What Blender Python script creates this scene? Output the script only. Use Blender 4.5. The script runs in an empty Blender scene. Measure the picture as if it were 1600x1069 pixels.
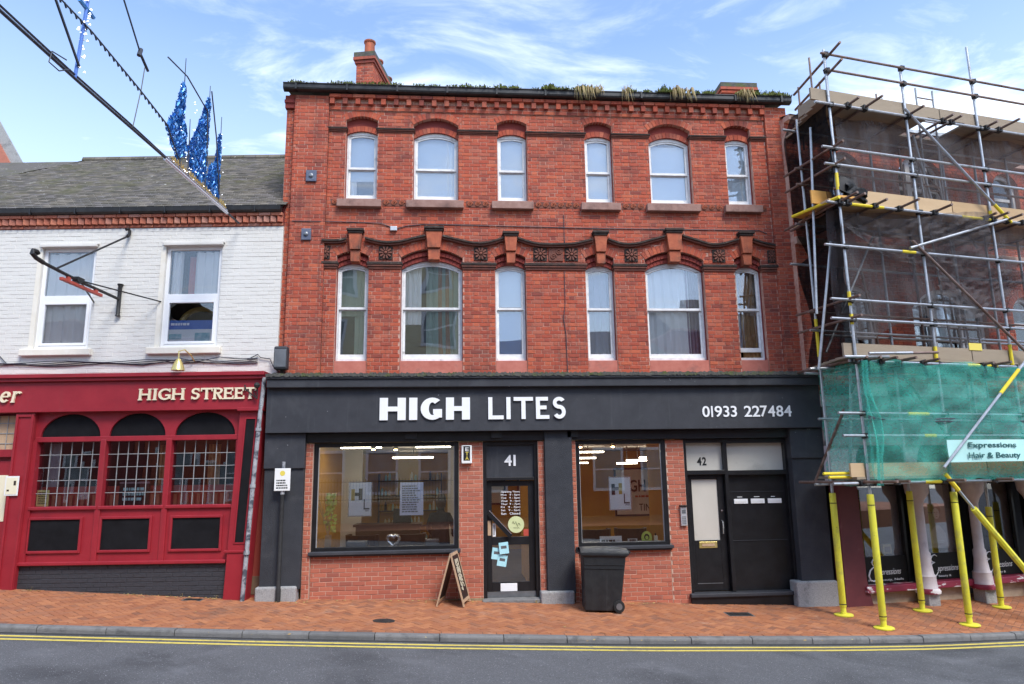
import bpy, bmesh, math, random
import numpy as np
from mathutils import Vector, Matrix
R = math.radians
random.seed(7)
S = bpy.context.scene
COL = S.collection

# ------------------------------------------------------------------ camera
CAM = Vector((-1.783, -13.1, 2.216))
def cam_axes(yaw, pitch, roll):
    cy, sy, cp, sp, cr, sr = math.cos(yaw), math.sin(yaw), math.cos(pitch), math.sin(pitch), math.cos(roll), math.sin(roll)
    f = Vector((sy*cp, cy*cp, sp)); rt = Vector((cy, -sy, 0)); up = rt.cross(f)
    return cr*rt + sr*up, -sr*rt + cr*up, f
rt, up, fw = cam_axes(R(4.6005), R(10.4971), R(-0.8515))
cd = bpy.data.cameras.new('camera'); cam = bpy.data.objects.new('camera', cd); COL.objects.link(cam)
cam.matrix_world = Matrix(((rt.x, up.x, -fw.x, CAM.x), (rt.y, up.y, -fw.y, CAM.y), (rt.z, up.z, -fw.z, CAM.z), (0, 0, 0, 1)))
cd.sensor_width = 36; cd.lens = 36*1100/1600; cd.clip_start = .1; cd.clip_end = 2000
S.camera = cam

# ------------------------------------------------------------------ sky, sun, exposure
SUN_AZ, SUN_EL = R(152), R(52)      # compass angle clockwise from +Y: the sun stands to the right, behind the viewer
W = bpy.data.worlds.new('World'); S.world = W; W.use_nodes = True
nt = W.node_tree; nt.nodes.clear()
def wn(t, **k):
    n = nt.nodes.new(t)
    for a, b in k.items(): setattr(n, a, b)
    return n
out = wn('ShaderNodeOutputWorld'); bg = wn('ShaderNodeBackground'); bg.inputs[1].default_value = .15
sky = wn('ShaderNodeTexSky', sky_type='NISHITA'); sky.sun_disc = False
sky.sun_elevation = SUN_EL; sky.sun_rotation = SUN_AZ; sky.altitude = 50; sky.air_density = 1.2; sky.dust_density = .7; sky.ozone_density = 2.2
geo = wn('ShaderNodeTexCoord'); sep = wn('ShaderNodeSeparateXYZ'); nt.links.new(geo.outputs['Generated'], sep.inputs[0])
def wm(op, a, b=None, c=None):
    n = wn('ShaderNodeMath', operation=op)
    for i, x in enumerate((a, b, c)):
        if x is None: continue
        if isinstance(x, (int, float)): n.inputs[i].default_value = x
        else: nt.links.new(x, n.inputs[i])
    return n.outputs[0]
zc = wm('MAXIMUM', sep.outputs[2], .06)
cmb = wn('ShaderNodeCombineXYZ')     # project the view direction on a cloud sheet overhead
nt.links.new(wm('DIVIDE', sep.outputs[0], zc), cmb.inputs[0]); nt.links.new(wm('MULTIPLY', wm('DIVIDE', sep.outputs[1], zc), 1.6), cmb.inputs[1])
n1 = wn('ShaderNodeTexNoise'); n1.inputs['Scale'].default_value = .62; n1.inputs['Detail'].default_value = 3; n1.inputs['Roughness'].default_value = .5
n2 = wn('ShaderNodeTexNoise'); n2.inputs['Scale'].default_value = 2.2; n2.inputs['Detail'].default_value = 9; n2.inputs['Roughness'].default_value = .62; n2.inputs['Distortion'].default_value = .8
mp = wn('ShaderNodeMapping'); mp.inputs['Location'].default_value = (-6, -3, 1)
nt.links.new(cmb.outputs[0], mp.inputs[0]); nt.links.new(mp.outputs[0], n1.inputs['Vector']); nt.links.new(mp.outputs[0], n2.inputs['Vector'])
cl = wm('ADD', wm('MULTIPLY', n1.outputs[0], .62), wm('MULTIPLY', n2.outputs[0], .46))
cr_ = wn('ShaderNodeMapRange'); cr_.inputs[1].default_value = .50; cr_.inputs[2].default_value = .76; cr_.inputs[3].default_value = .05; cr_.inputs[4].default_value = .9; cr_.interpolation_type = 'SMOOTHSTEP'
nt.links.new(cl, cr_.inputs[0])
# veil of thin haze towards the horizon
hz = wn('ShaderNodeMapRange'); hz.inputs[1].default_value = .60; hz.inputs[2].default_value = .05; hz.inputs[3].default_value = 0; hz.inputs[4].default_value = .5
nt.links.new(sep.outputs[2], hz.inputs[0])
fac = wm('MAXIMUM', cr_.outputs[0], hz.outputs[0])
mixc = wn('ShaderNodeMix', data_type='RGBA'); nt.links.new(fac, mixc.inputs[0]); tn = wn('ShaderNodeMix', data_type='RGBA', blend_type='MULTIPLY'); tn.inputs[0].default_value = 1; tn.inputs[7].default_value = (.98, 1.08, 1.22, 1); nt.links.new(sky.outputs[0], tn.inputs[6]); nt.links.new(tn.outputs[2], mixc.inputs[6]); mixc.inputs[7].default_value = (7.2, 7.6, 8.1, 1)
nt.links.new(mixc.outputs[2], bg.inputs[0]); nt.links.new(bg.outputs[0], out.inputs[0])

sd = bpy.data.lights.new('sun', 'SUN'); sd.energy = 2.3; sd.angle = R(22); sd.color = (1, .95, .87)
sun = bpy.data.objects.new('sun', sd); COL.objects.link(sun)
sv = Vector((math.sin(SUN_AZ)*math.cos(SUN_EL), math.cos(SUN_AZ)*math.cos(SUN_EL), math.sin(SUN_EL)))
sun.rotation_euler = sv.to_track_quat('Z', 'Y').to_euler(); sun.location = (10, -10, 20)
S.view_settings.view_transform = 'Standard'; S.view_settings.look = 'None'
S.view_settings.exposure = 0.78; S.view_settings.gamma = 1
S.render.engine = 'CYCLES'; S.cycles.max_bounces = 7; S.cycles.transparent_max_bounces = 24
S.render.resolution_x = 1024; S.render.resolution_y = 684

# ------------------------------------------------------------------ materials
MATS = {}
def mat(name, cols, rough=.8, scale=5, detail=5, bump=0, bscale=40, metal=0, rnd=None, stain=None, spec=.4, speck=None, stretch=None, dist=0, streak=None):
    """procedural material: noise between cols; rnd = palette picked per loose piece; stain = (colour, scale, lo, hi)"""
    m = bpy.data.materials.new(name); m.use_nodes = True; t = m.node_tree; N = t.nodes; L = t.links
    b = N['Principled BSDF']; b.inputs['Roughness'].default_value = rough; b.inputs['Metallic'].default_value = metal
    b.inputs['Specular IOR Level'].default_value = spec
    tc = N.new('ShaderNodeTexCoord'); vec = tc.outputs['Object']
    if stretch:
        mpn = N.new('ShaderNodeMapping'); mpn.inputs['Scale'].default_value = stretch; L.new(vec, mpn.inputs[0]); vec = mpn.outputs[0]
    def noise(sc, de=5, ro=.6, di=0):
        n = N.new('ShaderNodeTexNoise'); n.inputs['Scale'].default_value = sc; n.inputs['Detail'].default_value = de
        n.inputs['Roughness'].default_value = ro; n.inputs['Distortion'].default_value = di; L.new(vec, n.inputs['Vector']); return n.outputs[0]
    def ramp(inp, cs, lo=.3, hi=.7):
        r = N.new('ShaderNodeValToRGB'); e = r.color_ramp.elements
        k = len(cs)
        while len(e) < k: e.new(.5)
        for i, c in enumerate(cs):
            e[i].position = lo + (hi-lo)*i/max(1, k-1); e[i].color = (*c, 1)
        L.new(inp, r.inputs[0]); return r.outputs[0]
    def mix(f, a, bb, mode='MIX'):
        n = N.new('ShaderNodeMix'); n.data_type = 'RGBA'; n.blend_type = mode
        if isinstance(f, (int, float)): n.inputs[0].default_value = f
        else: L.new(f, n.inputs[0])
        for i, x in ((6, a), (7, bb)):
            if isinstance(x, tuple): n.inputs[i].default_value = (*x, 1)
            else: L.new(x, n.inputs[i])
        return n.outputs[2]
    if len(cols) == 1: col = mix(0, cols[0], cols[0])
    else: col = ramp(noise(scale, detail, .62, dist), cols)
    if rnd:
        g = N.new('ShaderNodeNewGeometry'); oi = N.new('ShaderNodeObjectInfo'); a = N.new('ShaderNodeMath'); a.operation = 'ADD'
        L.new(g.outputs['Random Per Island'], a.inputs[0]); L.new(oi.outputs['Random'], a.inputs[1])
        fr = N.new('ShaderNodeMath'); fr.operation = 'FRACT'; L.new(a.outputs[0], fr.inputs[0])
        rc = ramp(fr.outputs[0], rnd, 0, 1)
        col = mix(.72, col, rc)
    if stain:
        for (sc_col, sc, lo, hi) in ([stain] if not isinstance(stain, list) else stain):
            mr = N.new('ShaderNodeMapRange'); mr.inputs[1].default_value = lo; mr.inputs[2].default_value = hi; L.new(noise(sc, 8, .65, .3), mr.inputs[0])
            col = mix(mr.outputs[0], col, sc_col)
    if streak:      # rain and soot streaks running down
        k_col, lo, hi = streak
        ms_ = N.new('ShaderNodeMapping'); ms_.inputs['Scale'].default_value = (5.5, 5.5, .45); L.new(tc.outputs['Object'], ms_.inputs[0])
        n_ = N.new('ShaderNodeTexNoise'); n_.inputs['Scale'].default_value = 1.3; n_.inputs['Detail'].default_value = 7; n_.inputs['Roughness'].default_value = .65; L.new(ms_.outputs[0], n_.inputs['Vector'])
        mr = N.new('ShaderNodeMapRange'); mr.inputs[1].default_value = lo; mr.inputs[2].default_value = hi; L.new(n_.outputs[0], mr.inputs[0])
        col = mix(mr.outputs[0], col, k_col)
    if speck:
        sc_col, sc, lo, hi = speck
        mr = N.new('ShaderNodeMapRange'); mr.inputs[1].default_value = lo; mr.inputs[2].default_value = hi; L.new(noise(sc, 2, .5), mr.inputs[0])
        col = mix(mr.outputs[0], col, sc_col)
    L.new(col, b.inputs['Base Color'])
    if bump:
        bn = N.new('ShaderNodeBump'); bn.inputs['Strength'].default_value = bump; bn.inputs['Distance'].default_value = .02
        L.new(noise(bscale, 6, .65), bn.inputs['Height']); L.new(bn.outputs[0], b.inputs['Normal'])
    MATS[name] = m; return m
def mat_glass(name, tint=(.8, .85, .85), refl=.1, wav=.0, wsc=1.2, rough=0.0):
    m = bpy.data.materials.new(name); m.use_nodes = True; t = m.node_tree; N = t.nodes; L = t.links; N.clear()
    o = N.new('ShaderNodeOutputMaterial'); tr = N.new('ShaderNodeBsdfTransparent'); tr.inputs[0].default_value = (*tint, 1)
    gl = N.new('ShaderNodeBsdfGlossy'); gl.inputs['Roughness'].default_value = rough; gl.inputs[0].default_value = (.95, .97, 1, 1)
    lw = N.new('ShaderNodeLayerWeight'); lw.inputs[0].default_value = .25
    a = N.new('ShaderNodeMath'); a.operation = 'MULTIPLY_ADD'; a.inputs[1].default_value = .9; a.inputs[2].default_value = refl; a.use_clamp = True
    L.new(lw.outputs[0], a.inputs[0])
    mx = N.new('ShaderNodeMixShader'); L.new(a.outputs[0], mx.inputs[0]); L.new(tr.outputs[0], mx.inputs[1]); L.new(gl.outputs[0], mx.inputs[2]); L.new(mx.outputs[0], o.inputs[0])
    if wav:
        tc = N.new('ShaderNodeTexCoord'); no = N.new('ShaderNodeTexNoise'); no.inputs['Scale'].default_value = wsc; no.inputs['Detail'].default_value = 1
        L.new(tc.outputs['Object'], no.inputs['Vector']); bn = N.new('ShaderNodeBump'); bn.inputs['Strength'].default_value = wav; bn.inputs['Distance'].default_value = .05
        L.new(no.outputs[0], bn.inputs['Height']); L.new(bn.outputs[0], gl.inputs['Normal']); L.new(bn.outputs[0], lw.inputs['Normal'])
    MATS[name] = m; return m
def mat_emit(name, col, st):
    m = bpy.data.materials.new(name); m.use_nodes = True; b = m.node_tree.nodes['Principled BSDF']
    b.inputs['Base Color'].default_value = (*col, 1); b.inputs['Emission Color'].default_value = (*col, 1); b.inputs['Emission Strength'].default_value = st
    MATS[name] = m; return m
def mat_net(name, col, alpha, var, scale, stretch=(1, 1, 1)):
    """woven debris mesh: yarn (diffuse and translucent) with open gaps between"""
    m = bpy.data.materials.new(name); m.use_nodes = True; t = m.node_tree; N = t.nodes; L = t.links; N.clear()
    o = N.new('ShaderNodeOutputMaterial'); tr = N.new('ShaderNodeBsdfTransparent'); df = N.new('ShaderNodeBsdfDiffuse'); tl = N.new('ShaderNodeBsdfTranslucent')
    df.inputs[0].default_value = (*col, 1); tl.inputs[0].default_value = (*col, 1)
    m1 = N.new('ShaderNodeMixShader'); m1.inputs[0].default_value = .4; L.new(df.outputs[0], m1.inputs[1]); L.new(tl.outputs[0], m1.inputs[2])
    tc = N.new('ShaderNodeTexCoord'); mp_ = N.new('ShaderNodeMapping'); mp_.inputs['Scale'].default_value = stretch; L.new(tc.outputs['Object'], mp_.inputs[0])
    no = N.new('ShaderNodeTexNoise'); no.inputs['Scale'].default_value = scale; no.inputs['Detail'].default_value = 6; L.new(mp_.outputs[0], no.inputs['Vector'])
    mr = N.new('ShaderNodeMapRange'); mr.inputs[1].default_value = .3; mr.inputs[2].default_value = .7; mr.inputs[3].default_value = alpha-var; mr.inputs[4].default_value = alpha+var
    L.new(no.outputs[0], mr.inputs[0]); m2 = N.new('ShaderNodeMixShader'); L.new(mr.outputs[0], m2.inputs[0]); L.new(tr.outputs[0], m2.inputs[1]); L.new(m1.outputs[0], m2.inputs[2])
    L.new(m2.outputs[0], o.inputs[0]); MATS[name] = m; return m

BR = [(.27, .048, .03), (.45, .09, .045), (.37, .064, .034), (.54, .135, .062), (.32, .068, .042), (.47, .145, .085), (.17, .042, .034), (.41, .076, .038), (.50, .11, .05)]
mat('brick_red', [(.33, .06, .035), (.50, .12, .06)], .85, 7, rnd=BR, bump=.6, bscale=55, stain=[((.15, .055, .045), 1.0, .52, .80), ((.60, .36, .28), 9, .64, .80), ((.10, .05, .045), 26, .64, .76)], streak=((.12, .048, .04), .53, .80))
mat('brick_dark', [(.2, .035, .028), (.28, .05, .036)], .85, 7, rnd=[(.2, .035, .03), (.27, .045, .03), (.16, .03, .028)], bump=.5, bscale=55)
mat('mortar_red', [(.40, .17, .12), (.60, .36, .28)], .95, 14, bump=.5, bscale=120, stain=((.62, .45, .36), 2.2, .5, .68))
mat('brick_pink', [(.40, .12, .072), (.50, .16, .095)], .85, 12, rnd=[(.44, .135, .08), (.40, .11, .065), (.50, .17, .10), (.34, .10, .065), (.46, .14, .085), (.24, .075, .055)], bump=.4, bscale=70, stain=((.25, .12, .09), 1.5, .6, .85))
mat('mortar_pale', [(.50, .33, .25), (.62, .45, .35)], .95, 20, bump=.4, bscale=120)
mat('terracotta', [(.34, .08, .04), (.46, .13, .06)], .8, 9, bump=.4, bscale=40, stain=((.06, .045, .035), 2.5, .48, .70), streak=((.07, .045, .035), .55, .75))
mat('terracotta_soot_shade', [(.11, .05, .04), (.24, .08, .05)], .85, 8, bump=.4, bscale=40, stain=((.04, .035, .03), 4, .55, .75))
mat('soot_stone', [(.022, .02, .018), (.075, .05, .04)], .9, 10, bump=.7, bscale=40, stain=[((.22, .2, .17), 6, .62, .78), ((.20, .07, .045), 2, .58, .72)])
mat('sill_stone', [(.26, .14, .11), (.36, .22, .18)], .85, 8, bump=.4, bscale=50, stain=((.10, .06, .05), 3, .52, .75))
mat('sill_paint', [(.42, .12, .085), (.52, .18, .13)], .7, 6, bump=.2, bscale=30, stain=((.25, .10, .08), 3, .55, .75))
mat('white_timber', [(.62, .62, .62), (.8, .8, .79)], .5, 9, bump=.15, bscale=30, stain=((.3, .29, .27), 7, .6, .78))
mat('upvc', [(.78, .79, .8), (.84, .84, .84)], .3, 3)
mat('black_gutter', [(.012, .012, .013), (.03, .03, .03)], .45, 8)
mat('charcoal', [(.027, .029, .035), (.040, .042, .05)], .62, 3, bump=.25, bscale=90, stain=((.065, .068, .075), 1.4, .55, .85), streak=((.075, .077, .082), .58, .9), speck=((.45, .45, .46), 22, .76, .78))
mat('charcoal_render', [(.03, .033, .04), (.045, .048, .056)], .8, 4, bump=.8, bscale=75, stain=((.09, .09, .095), 2.0, .6, .85))
mat('black_paint', [(.008, .008, .009), (.016, .016, .018)], .35, 5, bump=.08, bscale=20)
mat('lead_moss', [(.06, .06, .055), (.12, .115, .10)], .9, 14, bump=.9, bscale=40, stain=((.09, .11, .03), 5, .5, .68))
mat('granite', [(.24, .24, .24), (.38, .38, .37)], .85, 40, bump=.5, bscale=60, stain=((.10, .10, .10), 3, .55, .75), speck=((.6, .6, .58), 160, .6, .7))
mat('letter_white', [(.80, .81, .82), (.86, .86, .86)], .4, 3)
mat('letter_cream', [(.74, .62, .42), (.84, .74, .55)], .45, 12, stain=((.45, .33, .2), 14, .62, .75))
mat('letter_black', [(.012, .012, .012)], .5)
mat('pub_red', [(.27, .015, .025), (.33, .022, .032)], .45, 3, bump=.12, bscale=15, stain=[((.20, .016, .024), 2.2, .55, .85), ((.45, .16, .16), 30, .72, .78)], streak=((.24, .03, .035), .56, .8))
mat('pub_black', [(.007, .007, .008), (.013, .013, .015)], .75, 4, spec=.15)
mat('pub_brick_black', [(.03, .031, .036), (.05, .052, .06)], .55, 8, bump=.4, bscale=40, stain=((.11, .11, .12), 6, .62, .8))
mat('white_brick', [(.65, .63, .57), (.71, .69, .64)], .7, 3, bump=.25, bscale=30, rnd=[(.68, .665, .62), (.67, .655, .61), (.69, .675, .63)], stain=((.52, .46, .38), 2.2, .64, .86), speck=((.35, .33, .3), 34, .74, .78))
mat('white_wall', [(.60, .58, .53), (.66, .64, .6)], .8, 4)
mat('cream_paint', [(.72, .67, .56), (.8, .76, .67)], .6, 5)
mat('pub_dentil', [(.36, .10, .06), (.5, .17, .10)], .85, 9, rnd=[(.45, .13, .075), (.52, .2, .12), (.36, .10, .06), (.48, .26, .2)], bump=.4)
mat('roof_tile', [(.07, .06, .042), (.15, .128, .095)], .9, 9, rnd=[(.12, .11, .09), (.06, .055, .048), (.21, .185, .155), (.10, .088, .06), (.16, .145, .14), (.085, .08, .075)], bump=.6, bscale=45, stain=[((.085, .085, .03), 1.6, .50, .72), ((.19, .165, .13), 3.2, .55, .75), ((.42, .41, .37), 7, .64, .70)], speck=((.5, .49, .45), 22, .71, .75))
mat('roof_moss', [(.06, .062, .03), (.13, .115, .06)], .95, 6, bump=.8, bscale=50, stain=((.3, .28, .22), 10, .68, .75))
mat('asphalt', [(.07, .072, .077), (.15, .153, .16)], .85, 48, 8, bump=.7, bscale=90, stain=[((.05, .051, .055), .45, .48, .68), ((.15, .153, .162), 1.1, .54, .72), ((.045, .045, .048), 3.5, .66, .72)], speck=((.5, .5, .52), 60, .66, .74))
mat('tar', [(.03, .03, .03), (.05, .05, .05)], .8, 20, bump=.4)
mat('yellow_line', [(.60, .47, .08), (.70, .57, .14)], .7, 12, bump=.3, bscale=80, stain=[((.16, .15, .11), 11, .57, .70), ((.30, .26, .12), 1.5, .55, .75)])
mat('kerb_stone', [(.11, .11, .108), (.22, .217, .212)], .85, 10, bump=.6, bscale=60, stain=((.10, .10, .10), 5, .5, .7), rnd=[(.13, .13, .13), (.22, .215, .21), (.17, .168, .165)])
mat('paver', [(.30, .115, .052), (.42, .17, .075)], .85, 10, rnd=[(.40, .15, .062), (.32, .115, .05), (.46, .19, .085), (.27, .092, .045), (.38, .16, .082), (.18, .078, .05)], bump=.5, bscale=60, stain=[((.14, .085, .06), .9, .56, .8), ((.44, .27, .18), 2.5, .6, .8)])
mat('paver_joint', [(.09, .06, .045), (.17, .10, .07)], .95, 30, bump=.4)
mat('dirt', [(.22, .17, .10), (.34, .27, .16)], .95, 20, bump=.5)
mat('cast_iron', [(.012, .012, .012), (.03, .03, .03)], .6, 20, bump=.5, bscale=90)
mat('galvanised', [(.34, .36, .38), (.5, .51, .53)], .42, 6, metal=.75, bump=.15, bscale=40, stain=[((.2, .17, .14), 5, .55, .75)])
mat('rust_tube', [(.16, .10, .08), (.27, .2, .17)], .6, 7, metal=.5, stain=((.12, .06, .04), 4, .5, .7))
mat('yellow_sleeve', [(.66, .60, .03), (.76, .71, .07)], .55, 4, stain=[((.40, .36, .10), 5, .52, .8), ((.16, .14, .09), 14, .64, .72)], streak=((.34, .30, .12), .6, .8))
mat('yellow_tape', [(.72, .55, .02), (.80, .64, .04)], .5, 6)
mat('timber', [(.44, .29, .15), (.6, .43, .25)], .8, 3, 6, bump=.2, bscale=20, stretch=(1, 6, 6), rnd=[(.5, .34, .18), (.42, .28, .15), (.6, .44, .27), (.46, .33, .2)])
mat('timber_grey', [(.21, .165, .12), (.36, .29, .21)], .85, 3, 6, bump=.3, bscale=20, stretch=(1, 6, 6), rnd=[(.25, .20, .15), (.34, .27, .19), (.29, .24, .18)])
mat('orange_board', [(.6, .3, .07), (.7, .38, .1)], .7, 4, stretch=(1, 5, 5))
mat('board_wood', [(.42, .28, .17), (.52, .36, .23)], .7, 8)
mat('bin_plastic', [(.014, .015, .017), (.024, .026, .028)], .42, 7, bump=.15, bscale=60, stain=((.07, .07, .07), 3, .58, .82), streak=((.06, .06, .06), .58, .85))
mat('rubber', [(.012, .012, .012), (.02, .02, .02)], .8, 10)
mat('grey_metal', [(.16, .17, .18), (.24, .25, .26)], .4, 5, metal=.6)
mat('steel_panel', [(.52, .53, .55), (.62, .62, .63)], .35, 5, metal=.5)
mat('black_iron', [(.012, .012, .013), (.028, .027, .026)], .5, 9, bump=.2)
mat('sign_red', [(.42, .06, .04), (.5, .09, .06)], .5, 6)
mat('brass', [(.65, .50, .16), (.78, .63, .26)], .3, 4, metal=.7)
mat('blue_plate', [(.07, .085, .14), (.13, .15, .2)], .5, 8, stain=((.3, .22, .2), 9, .6, .7))
mat('sign_white', [(.74, .74, .72), (.82, .82, .8)], .5, 4, stain=((.5, .47, .38), 5, .6, .8))
mat('sign_yellow', [(.72, .58, .1)], .5)
mat('old_pipe', [(.25, .26, .28), (.45, .46, .47)], .6, 12, stain=[((.07, .08, .10), 6, .5, .6)])
mat('tinsel', [(.01, .12, .52), (.06, .30, .72)], .3, 30, metal=.2, rnd=[(.01, .09, .45), (.03, .22, .68), (.14, .46, .84), (.01, .06, .3), (.04, .30, .72), (.4, .62, .85)])
mat('tinsel_white', [(.6, .66, .75), (.8, .83, .88)], .3, 30, metal=.3)
mat('tinsel_gold', [(.5, .36, .12), (.65, .5, .2)], .3, 20, metal=.4)
mat('cable_dark', [(.03, .033, .045), (.06, .065, .08)], .5, 5)
mat('moss', [(.05, .075, .012), (.12, .15, .025)], .9, 20, rnd=[(.06, .085, .015), (.11, .14, .02), (.17, .17, .05), (.04, .06, .01)])
mat('dry_grass', [(.30, .22, .10), (.42, .33, .17)], .9, 20, rnd=[(.3, .22, .1), (.42, .33, .17), (.2, .14, .06), (.16, .16, .04)])
mat('leaf_litter', [(.35, .24, .08), (.5, .38, .14)], .9, 20, rnd=[(.42, .3, .09), (.3, .17, .06), (.5, .42, .16), (.2, .13, .06)])
mat('paper', [(.8, .8, .8), (.85, .85, .84)], .6, 5)
mat('paper_blue', [(.66, .7, .86), (.75, .78, .9)], .5, 6)
mat('paper_grey', [(.74, .76, .78), (.82, .83, .85)], .5, 4)
mat('paper_yellow', [(.75, .7, .25), (.8, .76, .35)], .6, 5)
mat('paper_cyan', [(.35, .68, .74), (.45, .75, .8)], .6, 5)
mat('paper_cream', [(.78, .72, .5), (.82, .76, .58)], .6, 5)
mat('lime', [(.55, .68, .10), (.62, .75, .16)], .5, 6)
mat('sage_disc', [(.55, .60, .30), (.62, .66, .36)], .5, 6)
mat('flower', [(.55, .62, .06), (.72, .76, .18)], .6, 14, rnd=[(.55, .62, .06), (.74, .76, .2), (.62, .66, .1)])
mat('vase_wood', [(.5, .34, .18), (.6, .43, .25)], .6, 10)
mat('silver', [(.6, .6, .6), (.75, .75, .75)], .25, 6, metal=.9)
mat('ochre_wall', [(.60, .32, .05), (.68, .39, .07)], .8, 2)
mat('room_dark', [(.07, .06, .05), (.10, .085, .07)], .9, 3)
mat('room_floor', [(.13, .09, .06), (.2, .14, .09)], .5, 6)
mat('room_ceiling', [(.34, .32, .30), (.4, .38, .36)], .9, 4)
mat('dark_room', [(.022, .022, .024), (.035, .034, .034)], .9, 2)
mat('blind_sky_tint', [(.66, .73, .79), (.76, .81, .85)], .9, 1.2)
mat('blind_blue', [(.22, .32, .55), (.3, .40, .62)], .9, 1.2)
mat('net_curtain', [(.82, .82, .80), (.88, .88, .86)], .9, 2)
mat('curtain_green', [(.30, .38, .28), (.40, .46, .35)], .9, 2)
mat('curtain_grey', [(.32, .33, .38), (.44, .45, .5)], .9, 2)
mat('curtain_ochre', [(.34, .18, .08), (.44, .26, .12)], .9, 2)
mat('mauve_cloth', [(.25, .2, .25), (.33, .28, .33)], .9, 2)
mat('black_cloth', [(.008, .008, .009), (.016, .016, .018)], .85, 12, bump=.3)
mat('skin', [(.5, .28, .2), (.56, .33, .24)], .6, 8)
mat('hair', [(.05, .03, .02), (.09, .055, .03)], .6, 30)
mat('leather', [(.03, .022, .018), (.05, .035, .028)], .4, 8)
mat('maroon', [(.10, .022, .028), (.14, .03, .036)], .6, 4, stain=((.2, .1, .1), 4, .62, .82))
mat('plum_sill', [(.20, .018, .045), (.27, .03, .06)], .45, 4, stain=((.75, .72, .72), 1.6, .53, .56), stretch=(1, 2, 3))
mat('lilac_column', [(.50, .44, .46), (.6, .54, .56)], .6, 6, stain=((.36, .28, .29), 4, .55, .8))
mat('sandstone', [(.34, .25, .17), (.46, .36, .26)], .9, 7, bump=.4)
mat('vinyl_black', [(.008, .008, .008), (.014, .014, .014)], .5, 4, spec=.2)
mat('portrait_grey', [(.20, .16, .16), (.42, .36, .35)], .5, 2.2, 3)
mat('portrait_pale', [(.55, .46, .44), (.66, .57, .55)], .5, 5)
mat('portrait_hair', [(.10, .03, .025), (.2, .06, .04)], .5, 14)
mat('stone_band', [(.46, .28, .22), (.58, .40, .32)], .85, 5)
mat('banner_cloth', [(.42, .72, .68), (.5, .78, .74)], .6, 2)
mat('banner_ink', [(.02, .10, .10)], .6)
mat('black_sheet', [(.008, .008, .009), (.022, .022, .024)], .55, 4, bump=.3, bscale=8, spec=.25)
mat('cream_render', [(.74, .66, .42), (.80, .72, .5)], .8, 3)
mat('stone_rubble', [(.18, .13, .08), (.34, .27, .18)], .9, 6, 8, bump=.8, bscale=14, rnd=[(.2, .15, .1), (.3, .24, .16), (.38, .31, .2)])
mat('lead_came', [(.24, .25, .25), (.34, .34, .34)], .6, 6)
mat('far_glass', [(.14, .17, .18), (.30, .34, .36)], .2, 1.5)
mat('blue_box', [(.06, .16, .5), (.1, .22, .6)], .5, 4)
mat('box_white', [(.7, .74, .78), (.8, .82, .84)], .5, 3)
mat('box_art', [(.1, .35, .45), (.5, .65, .7)], .5, 9)
mat('mustard', [(.45, .32, .06), (.55, .4, .1)], .7, 4)
mat('reflected_red', [(.34, .045, .035), (.42, .07, .05)], .6, 3)
mat('reflected_red_slat', [(.45, .16, .09), (.5, .2, .12)], .6, 6)
mat_glass('glass_upper', (.97, .98, .98), .10, .16, 1.1)
mat_glass('glass_shop', (.98, .98, .97), .11, .02, .6)
mat_glass('glass_pub', (.97, .97, .96), .06, .10, 1.5)
mat('frosted', [(.50, .47, .41), (.56, .53, .47)], .35, 1.2, stain=((.2, .2, .18), .9, .56, .8))
mat_emit('tube_light', (1, .88, .68), 12)
mat_emit('bulb', (1, .6, .25), 30)
mat_net('net_green', (.13, .66, .54), .43, .05, 9, (1, 1, 2))
mat_net('net_black', (.014, .014, .016), .88, .09, 6)
mat_net('net_grey', (.17, .16, .165), .50, .22, 2.0, (3, 1, .7))

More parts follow.
